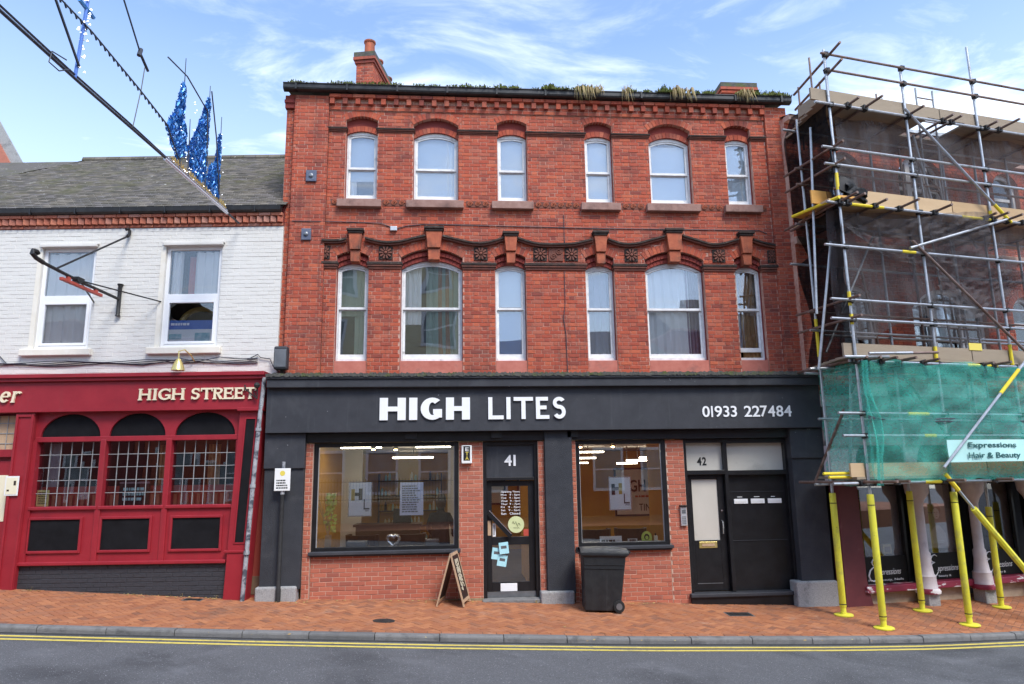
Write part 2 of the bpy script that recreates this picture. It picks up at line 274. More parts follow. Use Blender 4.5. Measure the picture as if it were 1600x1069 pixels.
# ------------------------------------------------------------------ mesh helpers
class MB:
    def __init__(s): s.v = []; s.f = []
    def add(s, vs, fs):
        o = len(s.v); s.v += [tuple(v) for v in vs]; s.f += [tuple(i+o for i in f) for f in fs]; return s
    def box(s, x0, x1, y0, y1, z0, z1):
        return s.add([(x0,y0,z0),(x1,y0,z0),(x1,y1,z0),(x0,y1,z0),(x0,y0,z1),(x1,y0,z1),(x1,y1,z1),(x0,y1,z1)],
                     [(0,3,2,1),(4,5,6,7),(0,1,5,4),(1,2,6,5),(2,3,7,6),(3,0,4,7)])
    def brick(s, x0, x1, y0, y1, z0, z1, c=.004):
        """front face slightly smaller than the back: worn arris; faces -Y"""
        return s.add([(x0,y1,z0),(x1,y1,z0),(x1,y1,z1),(x0,y1,z1),(x0,y0+c,z0),(x1,y0+c,z0),(x1,y0+c,z1),(x0,y0+c,z1),(x0+c,y0,z0+c),(x1-c,y0,z0+c),(x1-c,y0,z1-c),(x0+c,y0,z1-c)],
                     [(8,9,10,11),(4,5,9,8),(5,6,10,9),(6,7,11,10),(7,4,8,11),(0,1,5,4),(1,2,6,5),(2,3,7,6),(3,0,4,7)])
    def prism(s, poly, y0, y1):
        """poly in (x, z), counter-clockwise seen from -Y; extruded y0..y1"""
        n = len(poly)
        a = sum(poly[i][0]*poly[(i+1)%n][1]-poly[(i+1)%n][0]*poly[i][1] for i in range(n))
        if a < 0: poly = poly[::-1]
        vs = [(x,y0,z) for x,z in poly]+[(x,y1,z) for x,z in poly]
        fs = [tuple(range(n)), tuple(range(2*n-1,n-1,-1))]+[(i,i+n,(i+1)%n+n,(i+1)%n) for i in range(n)]
        return s.add(vs, fs)
    def quadstrip(s, inner, outer, y0, y1):
        for i in range(len(inner)-1):
            s.prism([inner[i], inner[i+1], outer[i+1], outer[i]], y0, y1)
        return s
    def tube(s, pts, r, n=8, cap=True):
        pts = [Vector(p) for p in pts]; rs = r if isinstance(r, (list, tuple)) else [r]*len(pts)
        vs = []; fs = []; ref = None
        for i, p in enumerate(pts):
            d = (pts[min(i+1,len(pts)-1)]-pts[max(i-1,0)]).normalized()
            if ref is None: ref = d.orthogonal().normalized()
            a = (ref-d*ref.dot(d))
            a = a.normalized() if a.length > 1e-6 else d.orthogonal().normalized()
            ref = a; b = d.cross(a)
            for k in range(n):
                t = 2*math.pi*k/n; vs.append(p+(a*math.cos(t)+b*math.sin(t))*rs[i])
        for i in range(len(pts)-1):
            for k in range(n): fs.append((i*n+k, i*n+(k+1)%n, (i+1)*n+(k+1)%n, (i+1)*n+k))
        if cap: fs += [tuple(range(n-1,-1,-1)), tuple((len(pts)-1)*n+k for k in range(n))]
        return s.add(vs, fs)
    def lathe(s, prof, c=(0,0,0), n=16, axis='z'):
        vs = []; fs = []
        for r, h in prof:
            for k in range(n):
                t = 2*math.pi*k/n; u, w = r*math.cos(t), r*math.sin(t)
                p = (u, w, h) if axis == 'z' else ((u, h, w) if axis == 'y' else (h, u, w))
                vs.append((p[0]+c[0], p[1]+c[1], p[2]+c[2]))
        for i in range(len(prof)-1):
            for k in range(n): fs.append((i*n+k, i*n+(k+1)%n, (i+1)*n+(k+1)%n, (i+1)*n+k))
        fs += [tuple(range(n-1,-1,-1)), tuple((len(prof)-1)*n+k for k in range(n))]
        return s.add(vs, fs)
    def bar(s, p, q, w, h, upv=(0,0,1)):
        p = Vector(p); q = Vector(q); d = (q-p).normalized(); u = Vector(upv); a = d.cross(u)
        a = a.normalized() if a.length > 1e-5 else d.orthogonal().normalized()
        b = a.cross(d); vs = []
        for e in (p, q):
            for i, j in ((-1,-1),(1,-1),(1,1),(-1,1)): vs.append(e+a*(i*w/2)+b*(j*h/2))
        return s.add(vs, [(0,1,2,3),(7,6,5,4),(0,4,5,1),(1,5,6,2),(2,6,7,3),(3,7,4,0)])
    def sheet(s, fn, nu, nv):
        vs = [fn(i/nu, j/nv) for j in range(nv+1) for i in range(nu+1)]
        return s.add(vs, [(j*(nu+1)+i, j*(nu+1)+i+1, (j+1)*(nu+1)+i+1, (j+1)*(nu+1)+i) for j in range(nv) for i in range(nu)])
    def mesh(s, name, m, smooth=False, fix=False):
        me = bpy.data.meshes.new(name); me.from_pydata(s.v, [], s.f)
        if fix:
            bm = bmesh.new(); bm.from_mesh(me); bmesh.ops.recalc_face_normals(bm, faces=bm.faces); bm.to_mesh(me); bm.free()
        if smooth:
            me.polygons.foreach_set('use_smooth', [True]*len(me.polygons)); me.set_sharp_from_angle(angle=R(40))
        me.update()
        me.materials.append(MATS[m]); return me
    def build(s, name, m, parent=None, smooth=False, fix=False, bevel=0):
        o = bpy.data.objects.new(name, s.mesh(name, m, smooth, fix)); COL.objects.link(o); o.parent = parent
        if bevel:
            b = o.modifiers.new('bevel', 'BEVEL'); b.width = bevel; b.segments = 2; b.limit_method = 'ANGLE'
        return o
def empty(name, loc=(0,0,0), rz=0, parent=None):
    o = bpy.data.objects.new(name, None); COL.objects.link(o); o.location = loc; o.rotation_euler = (0,0,rz); o.parent = parent; o.empty_display_size = .2; return o
def tag(o, label, cat=None, group=None, kind=None):
    if label: o['label'] = label
    if cat: o['category'] = cat
    if group: o['group'] = group
    if kind: o['kind'] = kind
    return o
def put(me, name, parent=None, loc=(0,0,0), rot=None, scale=None):
    o = bpy.data.objects.new(name, me); COL.objects.link(o); o.parent = parent; o.location = loc
    if rot: o.rotation_euler = rot
    if scale: o.scale = scale
    return o
def copy_tree(o, parent=None):
    c = o.copy(); COL.objects.link(c); c.parent = parent
    for ch in list(o.children): copy_tree(ch, c)
    return c
FONTC = {}
def font_mesh(txt, name, m, x0, x1, z0, z1, depth=.02, off=0.0, shear=0.0):
    """text fitted into a box in the XZ plane, facing -Y, front at y = -depth"""
    c = bpy.data.curves.new('text', 'FONT'); c.body = txt; c.size = 1; c.extrude = .02; c.offset = off; c.shear = shear; c.resolution_u = 4
    o = bpy.data.objects.new('text', c); COL.objects.link(o); bpy.context.view_layer.update()
    me = bpy.data.meshes.new_from_object(o.evaluated_get(bpy.context.evaluated_depsgraph_get())); bpy.data.objects.remove(o); bpy.data.curves.remove(c)
    co = np.empty(len(me.vertices)*3); me.vertices.foreach_get('co', co); co = co.reshape(-1, 3)
    a, b = co.min(0), co.max(0)
    X = x0+(co[:,0]-a[0])/(b[0]-a[0])*(x1-x0); Z = z0+(co[:,1]-a[1])/(b[1]-a[1])*(z1-z0); Y = -(co[:,2]-a[2])/max(1e-6, b[2]-a[2])*depth
    me.vertices.foreach_set('co', np.stack([X, Y, Z], 1).ravel()); me.update(); me.name = name; me.materials.clear(); me.materials.append(MATS[m])
    return me
def dashes(parent, m, x0, x1, z0, z1, y, rows, name='print_lines'):
    """print too small to read: rows of word-length dashes, facing -Y"""
    b = MB(); rr = random.Random(int(abs(x0*977+z0*131)*10)); p = (z1-z0)/rows
    for r in range(rows):
        x = x0; e = x1-(x1-x0)*rr.uniform(0, .3)
        while x < e:
            w = min(e-x, (x1-x0)*rr.uniform(.06, .22)); b.box(x, x+w, y-.001, y, z0+p*r+p*.2, z0+p*r+p*.75); x += w+(x1-x0)*.03
    return tag(b.build(name, m, parent), None, kind='stuff')
def arc_pts(cx, cz, rx, rz, a0, a1, n): return [(cx+rx*math.cos(R(a0+(a1-a0)*i/n)), cz+rz*math.sin(R(a0+(a1-a0)*i/n))) for i in range(n+1)]
def glyph(mb, ch, x0, z0, w, h, t, b, d, serif=0, sh=0.0):
    """letter from strokes: stem width t, bar height b, depth d towards -Y; serif length"""
    k = [0]
    def P(poly):
        k[0] += 1; mb.prism([(x0+x+sh*z, z0+z) for x, z in poly], -d-.0004*k[0], 0)
    def Rr(a, c, e, f): P([(a, e), (c, e), (c, f), (a, f)])
    def stem(x, z_0=0, z_1=h, s0=True, s1=True):
        Rr(x, x+t, z_0, z_1)
        if serif:
            if s0: Rr(x-serif, x+t+serif, z_0, z_0+b*.55)
            if s1: Rr(x-serif, x+t+serif, z_1-b*.55, z_1)
    def band(cx, cz, rx, rz, a0, a1, tx, tz, n=14):
        o = arc_pts(cx, cz, rx, rz, a0, a1, n); i = arc_pts(cx, cz, rx-tx, rz-tz, a0, a1, n)
        for q in range(n): P([o[q], o[q+1], i[q+1], i[q]])
    s = serif
    if ch == 'H': stem(s); stem(w-t-s); Rr(s+t, w-t-s, h/2-b/2, h/2+b/2)
    elif ch == 'I': stem(w/2-t/2)
    elif ch == 'L': stem(s); Rr(s+t, w, 0, b)
    elif ch == 'T':
        stem(w/2-t/2, s1=False); Rr(0, w, h-b, h)
        if s: Rr(0, b*.6, h-b*2, h-b); Rr(w-b*.6, w, h-b*2, h-b)
    elif ch == 'E':
        stem(s); Rr(s+t, w, 0, b); Rr(s+t, w*.92, h-b, h); Rr(s+t, w*.8, h*.52-b/2, h*.52+b/2)
        if s: Rr(w-b*.7, w, b, b*2); Rr(w*.92-b*.7, w*.92, h-2*b, h-b); Rr(w*.8-b*.6, w*.8, h*.52-b, h*.52+b)
    elif ch == 'G':
        band(w*.55, h/2, w*.55, h/2, 50, 325, t, b, 20); Rr(w-t, w, h*.10, h*.48); Rr(w*.58, w-t, h*.48-b, h*.48)
        if s: Rr(w*.86, w*.93, h*.68, h*.98)
    elif ch == 'S':
        r = h*.27
        band(w*.5, h-r, w*.5, r, 30, 270, t*.9, b, 14); band(w*.5, r*1.0+(h-4*r)*0, w*.5, h-2*r-0+r-(h-2*r)+0, 90, -150, t*.9, b, 14) if False else band(w*.5, (h-2*r+b)/2, w*.5, (h-2*r+b)/2, 90, -150, t*.9, b, 14)
        if s: Rr(w*.86, w*.94, h*.70, h*.98); Rr(w*.04, w*.12, h*.02, h*.30)
    elif ch == 'R':
        stem(s); r = h*.27; band(s+t+(w*.25), h-r, w*.42, r, 90, -90, t*.9, b, 12); Rr(s+t, s+t+w*.25, h-b, h); Rr(s+t, s+t+w*.25, h-2*r, h-2*r+b)
        P([(w*.42, h-2*r), (w*.42+t, h-2*r), (w+s*.5, 0), (w-t, 0)])
    elif ch == 'e':
        band(w/2, h/2, w/2, h/2, 5, 320, t, b, 20); Rr(t*.8, w-t*.4, h*.47, h*.47+b*.8)
    elif ch == 'r':
        stem(s, s1=True); band(s+t+w*.28, h*.62, w*.34, h*.38, 150, 35, t*.7, b, 8)
    return mb
# ground heights: a ruled surface between the kerb line and the line of the shopfronts
KX = [-30, -14, -8.07, -6.36, -4.61, -1.9, .91, 3.74, 5.2, 6.5, 8, 14, 30]; KY = [-2.3]*8+[-2.15, -1.85, -1.5, -.15, 3.4]
KZ = [1.45, .6, .269, .175, .079, -.056, -.179, -.268, -.33, -.40, -.48, -.78, -1.6]
BX = [-30, -14, -9.2, -5.2, -1.93, -.3, 1.49, 2.65, 4.4, 5.05, 6.6, 9.5, 14, 30]; BY = [1.9, .6, .25, -.1, -.1, -.1, -.1, -.1, -.1, -.2, .08, .7, 1.65, 5]
BZ = [1.5, .65, .367, .135, .032, -.035, -.096, -.165, -.225, -.23, -.25, -.32, -.5, -1.2]
def ip(x, a, b): return float(np.interp(x, a, b))
def zg(x, y):
    yk, zk, yb, zb = ip(x, KX, KY), ip(x, KX, KZ), ip(x, BX, BY), ip(x, BX, BZ)
    return zk+(zb-zk)*(y-yk)/(yb-yk)
KERB = .085
def zroad(x, y):
    yk = ip(x, KX, KY); d = max(0, yk-.13-y)
    return ip(x, KX, KZ)-KERB+.028*min(d, 4)-.02*max(0, min(d-4, 3.5))
OL, TL = (-5.07, 0., 0.), R(-4.5)
OR, TR = (4.97, -1.8, 0.), R(12.)
def at_frame(o, O, T): o.location = O; o.rotation_euler = (0, 0, T); return o
def lw_(O, T, x, y, z=0): return (O[0]+x*math.cos(T)-y*math.sin(T), O[1]+x*math.sin(T)+y*math.cos(T), z)
# ------------------------------------------------------------------ ground, road, kerb, pavement
def strip(name, m, xs, ys, zf, dz=0.):
    mb = MB(); n = len(ys(xs[0]))
    for x in xs:
        for y in ys(x): mb.v.append((x, y, zf(x, y)+dz))
    for i in range(len(xs)-1):
        for j in range(n-1): mb.f.append((i*n+j, (i+1)*n+j, (i+1)*n+j+1, i*n+j+1))
    return mb.build(name, m)
XS = [-30+.5*i for i in range(121)]
yk = lambda x: ip(x, KX, KY)
road = strip('road', 'asphalt', XS, lambda x: [yk(x)-.13-t for t in (9.4, 8, 7, 6, 5, 4, 3, 2, 1.2, .6, .3, 0)]+[yk(x)-.02], zroad); tag(road, None, kind='structure')
gnd = MB(); gnd.sheet(lambda u, v: (-150+300*u, -150+300*v, -2.6-.02*0), 2, 2); tag(gnd.build('ground', 'asphalt'), None, kind='structure')
def line_mark(off):
    o = strip('road_marking', 'yellow_line', [x for x in XS if -16 < x < 16], lambda x: [yk(x)-.13-off-.09, yk(x)-.13-off], zroad, .004)
    return o
a = line_mark(.20); tag(a, 'yellow no-parking line nearer the kerb stones', 'road marking', 'double yellow lines', 'structure')
a = line_mark(.40); tag(a, 'yellow no-parking line farther out on the asphalt', 'road marking', 'double yellow lines', 'structure')
ch = strip('gutter_channel', 'tar', [x for x in XS if -16 < x < 16], lambda x: [yk(x)-.135-.09, yk(x)-.135], zroad, .003); tag(ch, None, kind='structure')
kb = empty('kerb'); tag(kb, None, kind='structure')
x = -13.; i = 0
while x < 14:
    x1 = x+.915
    y0, y1 = yk(x), yk(x1); z0, z1 = ip(x, KX, KZ), ip(x1, KX, KZ); g = .006
    j = random.uniform(-.004, .004); q = (x1-x)
    m_ = MB(); sec = [(-.135, -.2), (-.135, -.032), (-.127, -.012), (-.108, -.001), (0, 0), (0, -.2)]
    vs = [(xx, yy+a_, zz+b_+j) for xx, yy, zz in ((x+g, y0, z0), (x1-g, y1, z1)) for a_, b_ in sec]
    n = len(sec); m_.add(vs, [tuple(range(n-1, -1, -1)), tuple(range(n, 2*n))]+[(k, (k+1)%n, (k+1)%n+n, k+n) for k in range(n)])
    m_.build('kerb_stone', 'kerb_stone', kb, fix=True); x = x1; i += 1
pave = strip('pavement', 'paver_joint', XS, lambda x: [yk(x)+.0, yk(x)+.7, yk(x)+1.4, ip(x, BX, BY)+.1, ip(x, BX, BY)+.9], zg, -.007); tag(pave, None, kind='structure')
# paving blocks: herringbone at 45 degrees with a border course along the kerb
def clip(poly, f):
    o = []
    for i in range(len(poly)):
        p, q = poly[i], poly[(i+1)%len(poly)]; fp, fq = f(p), f(q)
        if fp >= 0: o.append(p)
        if fp*fq < 0:
            t = fp/(fp-fq); o.append((p[0]+(q[0]-p[0])*t, p[1]+(q[1]-p[1])*t))
    return o
def blockgeo(mb, poly, jz):
    cx = sum(p[0] for p in poly)/len(poly); cy = sum(p[1] for p in poly)/len(poly); n = len(poly)
    ins = [(p[0]+(cx-p[0])*.045, p[1]+(cy-p[1])*.045) for p in poly]
    vs = [(p[0], p[1], zg(*p)-.03) for p in poly]+[(p[0], p[1], zg(*p)-.003+jz) for p in poly]+[(p[0], p[1], zg(*p)+jz) for p in ins]
    fs = [tuple(range(2*n, 3*n))]+[(i, (i+1)%n, (i+1)%n+n, i+n) for i in range(n)]+[(i+n, (i+1)%n+n, (i+1)%n+2*n, i+2*n) for i in range(n)]
    mb.add(vs, fs)
mass = MB(); near = []; B = .1; c45 = math.cos(R(45)); G = .004
for y in range(-190, 190):
    for mm in range(-60, 60):
        for kind in (0, 1):
            px, py = ((y+4*mm), y) if kind == 0 else (y+3+4*mm, y)
            w, h = (2, 1) if kind == 0 else (1, 2)
            cx_, cy_ = (px+w/2)*B, (py+h/2)*B
            X = (cx_-cy_)*c45; Y = (cx_+cy_)*c45-1.2
            if not (-10.5 < X < 10.5 and -2.6 < Y < 1.6): continue
            ykx = yk(X)
            if Y < ykx-.1 or Y > ip(X, BX, BY)+.35: continue
            cor = [(px*B+G, py*B+G), ((px+w)*B-G, py*B+G), ((px+w)*B-G, (py+h)*B-G), (px*B+G, (py+h)*B-G)]
            poly = [((a_-b_)*c45, (a_+b_)*c45-1.2) for a_, b_ in cor]
            sl = (yk(X+.2)-yk(X-.2))/.4
            pc = clip(poly, lambda p: p[1]-(yk(X)+sl*(p[0]-X))-.118)
            if len(pc) < 3: continue
            jz = random.gauss(0, .0015)
            if len(pc) == 4 and pc == poly and -8.0 < X < 7.3:
                near.append(((X-CAM.x)**2*.35+(Y-CAM.y)**2, X, Y, kind, poly, jz))
            else: blockgeo(mass, pc, jz)
near.sort(key=lambda t: t[0])
pb = MB(); hx, hy, c_ = .1-G, .05-G, .004
pb.add([(-hx,-hy,-.03),(hx,-hy,-.03),(hx,hy,-.03),(-hx,hy,-.03),(-hx,-hy,-.003),(hx,-hy,-.003),(hx,hy,-.003),(-hx,hy,-.003),(-hx+c_,-hy+c_,0),(hx-c_,-hy+c_,0),(hx-c_,hy-c_,0),(-hx+c_,hy-c_,0)],
       [(8,9,10,11),(4,5,9,8),(5,6,10,9),(6,7,11,10),(7,4,8,11),(0,1,5,4),(1,2,6,5),(2,3,7,6),(3,0,4,7)])
pbm = pb.mesh('paving_block', 'paver')
for i, (d_, X, Y, kind, poly, jz) in enumerate(near):
    if i < 300:
        o = put(pbm, 'paving_block', pave); gx = (zg(X+.1, Y)-zg(X-.1, Y))/.2; gy = (zg(X, Y+.1)-zg(X, Y-.1))/.2
        nrm = Vector((-gx, -gy, 1)).normalized(); ang = R(45)+(R(90) if kind else 0)
        xd = Vector((math.cos(ang), math.sin(ang), 0)); xd = (xd-nrm*xd.dot(nrm)).normalized(); yd = nrm.cross(xd)
        o.matrix_local = Matrix(((xd.x, yd.x, nrm.x, X), (xd.y, yd.y, nrm.y, Y), (xd.z, yd.z, nrm.z, zg(X, Y)+jz), (0, 0, 0, 1)))
    else: blockgeo(mass, poly, jz)
x = -10.4
while x < 10.4:      # border course
    e = .2; y0, y1 = yk(x), yk(x+e)
    blockgeo(mass, [(x+G, y0+.012), (x+e-G, y1+.012), (x+e-G, y1+.108), (x+G, y0+.108)], random.gauss(0, .0015)); x += e
tag(mass.build('paving_block_field', 'paver', pave), None, kind='stuff')
for (mx, my, w, h, ang, lab, rnd_) in ((-2.887, -1.62, .17, .10, 0, 'small dark oval valve cover in the paving near the kerb', True), (2.99, -.87, .40, .24, 0, 'dark iron cover in the paving before door 42', False), (-6.2, -.28, .26, .16, 0, 'dark iron cover at the foot of the black-painted pub brickwork', False)):
    o = empty('manhole_cover', (mx, my, zg(mx, my)))
    m_ = MB()
    if rnd_: m_.lathe([(w, -.01), (w, .004), (w*.92, .006)], n=20); m_.v = [(a_, b_*.75, c_) for a_, b_, c_ in m_.v]
    else:
        m_.box(-w/2, w/2, -h/2, h/2, -.02, .004)
    gx = (zg(mx+.1, my)-zg(mx-.1, my))/.2; gy = (zg(mx, my+.1)-zg(mx, my-.1))/.2; o.rotation_euler = (math.atan(gy), -math.atan(gx), 0)
    m_.build('plate', 'cast_iron', o); k_ = MB()
    for q in range(-3, 4): k_.box(-w*.38, w*.38, q*h*.11-.006, q*h*.11+.006, .004, .0095)
    k_.build('tread_bars', 'cast_iron', o)
    if not rnd_: MB().box(-w/2-.025, w/2+.025, -h/2-.025, h/2+.025, -.03, .0015).build('rim', 'grey_metal', o)
    tag(o, lab, 'manhole cover')

# ------------------------------------------------------------------ brick laying
def free(a, b, blocks):
    r = [(a, b)]
    for p, q in blocks:
        n = []
        for s_, e in r:
            if q <= s_ or p >= e: n.append((s_, e)); continue
            if p > s_: n.append((s_, p))
            if q < e: n.append((q, e))
        r = n
    return r
def ext_block(o, za, zb):
    """x interval that an arched opening (with its ring) blocks on the course za..zb"""
    x0, x1, zo, zs, rise, t = o; xc = (x0+x1)/2; hw = (x1-x0)/2; z = (za+zb)/2
    if zb <= zo+.01: return None
    if rise <= 0: return (x0, x1) if za < zs-.01 else None
    rad = (hw*hw+rise*rise)/(2*rise); cz = zs+rise-rad
    if z < zs: return (x0, x1)
    v = (rad+t)**2-(z-cz)**2
    if v <= 0: return None
    h = min(math.sqrt(v), hw*(rad+t)/rad)
    sk = hw+(z-zs)*hw/max(.05, (zs-cz))
    h = min(h, max(sk, 0))
    return (xc-h, xc+h)
def lay(x0, x1, z0, z1, ops=(), bond='flemish', pitch=.075, J=.009, ph=0.):
    n = max(1, round((z1-z0)/pitch)); p = (z1-z0)/n
    for r in range(n):
        za, zb = z0+r*p, z0+(r+1)*p
        bl = [b for b in (ext_block(o, za, zb) for o in ops) if b]
        for s_, e in free(x0, x1, bl):
            x = math.floor(s_/.3375)*.3375-.675+(.169 if r % 2 else 0)+ph; k = 0
            if bond == 'stretcher': x = math.floor(s_/.225)*.225-.225+(.1125 if r % 2 else 0)+ph
            while x < e:
                w = .225 if (bond == 'stretcher' or k % 2 == 0) else .1125
                a, b = max(x, s_), min(x+w, e)
                if b-a > .03: yield a+J/2, b-J/2, za+J/2, zb-J/2
                elif b-a > .004: pass
                x += w; k += 1
def bricks(root, m, x0, x1, z0, z1, y, dep=.1, ops=(), bond='flemish', sink=None, single=None, cap=300, pitch=.075, name='brick', J=.009, ph=0.):
    """lay bricks; those within the cap become objects of their own, sharing meshes by length, the others join the mass"""
    for a, b, za, zb in lay(x0, x1, z0, z1, ops, bond, pitch, J, ph):
        jy = random.uniform(-.003, .003)
        if single is not None and single['n'] < cap:
            key = (m, round(b-a, 3), round(zb-za, 4), round(dep, 3)); me = single.get(key)
            if me is None:
                w, h = (b-a)/2, (zb-za)/2
                me = single[key] = MB().brick(-w, w, 0, dep, -h, h).mesh(name, m)
            put(me, name, root, ((a+b)/2, y+jy, (za+zb)/2)); single['n'] += 1
        else: sink.brick(a, b, y+jy, y+dep, za, zb)
def voussoirs(mb, o, y, dep, proud=.004, n=None):
    x0, x1, zo, zs, rise, t = o; xc = (x0+x1)/2; hw = (x1-x0)/2; rad = (hw*hw+rise*rise)/(2*rise); cz = zs+rise-rad
    th = math.asin(hw/rad); n = n or max(5, round(2*th*rad/.078)); n += 1-n % 2
    for i in range(n):
        a0 = -th+2*th*i/n; a1 = -th+2*th*(i+1)/n; g = .004
        a0 += g/rad; a1 -= g/rad; jy = random.uniform(-.002, .002)
        P = lambda r_, a_: (xc+r_*math.sin(a_), cz+r_*math.cos(a_))
        mb.prism([P(rad, a0), P(rad, a1), P(rad+t, a1), P(rad+t, a0)], y-proud+jy, y+dep)
def arcz(o, x):
    x0, x1, zo, zs, rise, t = o; xc = (x0+x1)/2; hw = (x1-x0)/2
    if rise <= 0: return zs
    rad = (hw*hw+rise*rise)/(2*rise); return zs+rise-rad+math.sqrt(max(0, rad*rad-(x-xc)**2))
def backing(mb, x0, x1, z0, z1, ops, y0, y1):
    """wall sheet with arched openings, ops sorted by x, each column may hold several openings"""
    cols = sorted({(o[0], o[1]) for o in ops}); x = x0
    for a, b in cols:
        if a > x: mb.box(x, a, y0, y1, z0, z1)
        zs_ = z0
        for o in sorted([o for o in ops if (o[0], o[1]) == (a, b)], key=lambda o: o[2]):
            mb.box(a, b, y0, y1, zs_, o[2]) if o[2] > zs_ else None
            zs_ = o[3]+o[4]
            if o[4] > 0:
                n = 10; pts = [(a+(b-a)*i/n, arcz(o, a+(b-a)*i/n)) for i in range(n+1)]
                for i in range(n): mb.prism([pts[i], pts[i+1], (pts[i+1][0], zs_+.001), (pts[i][0], zs_+.001)], y0, y1)
        if zs_ < z1: mb.box(a, b, y0, y1, zs_, z1)
        x = b
    if x < x1: mb.box(x, x1, y0, y1, z0, z1)
def pane(name, m, parent, x0, x1, z0, zt, y, tilt=0):
    """single glass sheet; zt is a height or a function of x"""
    f = zt if callable(zt) else (lambda x: zt)
    n = 8 if callable(zt) else 1
    mb = MB(); top = [(x0+(x1-x0)*i/n, f(x0+(x1-x0)*i/n)) for i in range(n+1)]
    mb.prism([(x0, z0), (x1, z0)]+top[::-1], y, y+.004)
    if tilt:
        ax, az_ = random.gauss(0, tilt), random.gauss(0, tilt); xc, zc_ = (x0+x1)/2, z0+.5; mb.v = [(a, b+ax*(a-xc)+az_*(c-zc_), c) for a, b, c in mb.v]
    return mb.build(name, m, parent)
def wavy(name, m, parent, x0, x1, z0, z1, y, amp, waves, taper=0.):
    mb = MB(); ph = random.random()*6
    def fn(u, v):
        x = x0+(x1-x0)*u; return (x+taper*(1-v)*math.sin(v*3)*.1, y+amp*math.sin(u*waves*6.283+ph+.6*math.sin(v*2.2))+amp*.4*math.sin(u*waves*13+1), z0+(z1-z0)*v)
    mb.sheet(fn, max(8, int(waves*8)), 6); return mb.build(name, m, parent, smooth=True)
def sash_window(root, x0, x1, z0, zs, rise, y, zm, cloth, lift=0., ftop=.06, lab=None):
    o = (x0, x1, z0, zs, rise, 0); F = .05
    az = lambda x: arcz(o, min(max(x, x0), x1))
    m_ = MB(); m_.box(x0, x0+F, y, y+.10, z0, zs); m_.box(x1-F, x1, y, y+.10, z0, zs); m_.box(x0+F, x1-F, y-.012, y+.10, z0, z0+.06)
    n = 10; xs = [x0+(x1-x0)*i/n for i in range(n+1)]
    m_.quadstrip([(x_, max(zs-.001, az(x_)-ftop) if i not in (0, n) else zs) for i, x_ in enumerate(xs)], [(x_, az(x_)+.05) for x_ in xs], y-.001, y+.10)
    w = m_.build('window', 'white_timber', root)
    if lab: w['label'] = lab
    a, b = x0+F+.002, x1-F-.002; s_ = .04
    u = MB(); u.box(a, a+s_, y+.018, y+.05, zm, zs-.002); u.box(b-s_, b, y+.018, y+.05, zm, zs-.002); u.box(a, b, y+.014, y+.05, zm-.015, zm+.03)
    xs2 = [a+(b-a)*i/8 for i in range(9)]
    u.quadstrip([(x_, az(x_)-ftop-.035) for x_ in xs2], [(x_, az(x_)-ftop+.002) for x_ in xs2], y+.017, y+.05)
    u.build('upper_sash', 'white_timber', w)
    l0 = z0+.062+lift
    l = MB(); l.box(a, a+s_, y+.055, y+.09, l0, zm); l.box(b-s_, b, y+.055, y+.09, l0, zm); l.box(a+s_, b-s_, y+.052, y+.09, l0, l0+.085); l.box(a+s_, b-s_, y+.056, y+.09, zm-.03, zm+.012)
    l.build('lower_sash', 'white_timber', w)
    pane('pane', 'glass_upper', w, a+s_-.004, b-s_+.004, zm+.02, lambda x_: az(x_)-ftop-.03, y+.035, .012)
    pane('pane', 'glass_upper', w, a+s_-.004, b-s_+.004, l0+.08, zm-.02, y+.072, .012)
    for (m2, u0, u1, v0, v1, yy, amp, wv) in cloth:
        xa, xb = x0+.03+(x1-x0-.06)*u0, x0+.03+(x1-x0-.06)*u1; H = zs+rise-z0
        wavy('curtain', m2, w, xa, xb, z0+.05+H*v0, z0+.02+H*v1, y+.10+(yy-.13)*.35+amp, amp, wv)
    return w

# ------------------------------------------------------------------ the brick building with the salon
main = empty('brick_building', (0, 0, 0)); tag(main, 'three-storey red brick building with arched sash windows above a charcoal hair salon front', 'building')
UW = [(-3.95, -3.33), (-2.63, -1.74), (-.97, -.37), (.80, 1.37), (2.12, 2.99), (3.72, 4.27)]
LWN = [(-4.05, -3.45), (-2.84, -1.66), (-1.04, -.44), (.73, 1.30), (1.92, 3.10), (3.73, 4.28)]
ops = []; inn = []
for i, (a, b) in enumerate(UW):
    wd = i in (1, 4)
    ops.append((a, b, 7.44, 9.05 if wd else 9.12, .15 if wd else .085, .125)); inn.append((a+.012, b-.012, 7.44, 8.80 if wd else 8.855, .14 if wd else .08, .1))
for i, (a, b) in enumerate(LWN):
    wd = i in (1, 4)
    ops.append((a, b, 3.96, 6.30 if wd else 6.325, .18 if wd else .09, .15)); inn.append((a+.012, b-.012, 4.28, 6.09 if wd else 6.105, .18 if wd else .09, .1))
FX0, FX1 = -4.28, 4.58
bk = MB()
for zz0, zz1, sel in ((3.9, 7.2, slice(6, 12)), (7.2, 9.32, slice(0, 6))): backing(bk, FX0, FX1, zz0, zz1, ops[sel], .008, .1)
bk.box(-4.95+.008, FX0-.008, -.052, .1, 3.9, 9.6); bk.box(FX1+.008, 5.05-.008, -.052, .1, 3.9, 9.6); bk.box(-5.12, -4.95, .058, .12, 3.9, 9.6); bk.box(FX0, FX1, -.02, .1, 9.32, 9.6)
bk.build('wall_mortar', 'mortar_red', main)
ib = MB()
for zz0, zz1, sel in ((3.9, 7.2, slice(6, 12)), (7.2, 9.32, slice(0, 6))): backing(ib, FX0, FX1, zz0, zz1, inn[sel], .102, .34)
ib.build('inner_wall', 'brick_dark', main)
bm_ = MB()
bricks(main, 'brick_red', FX0, FX1, 3.9, 9.31, 0, .1, ops, sink=bm_)
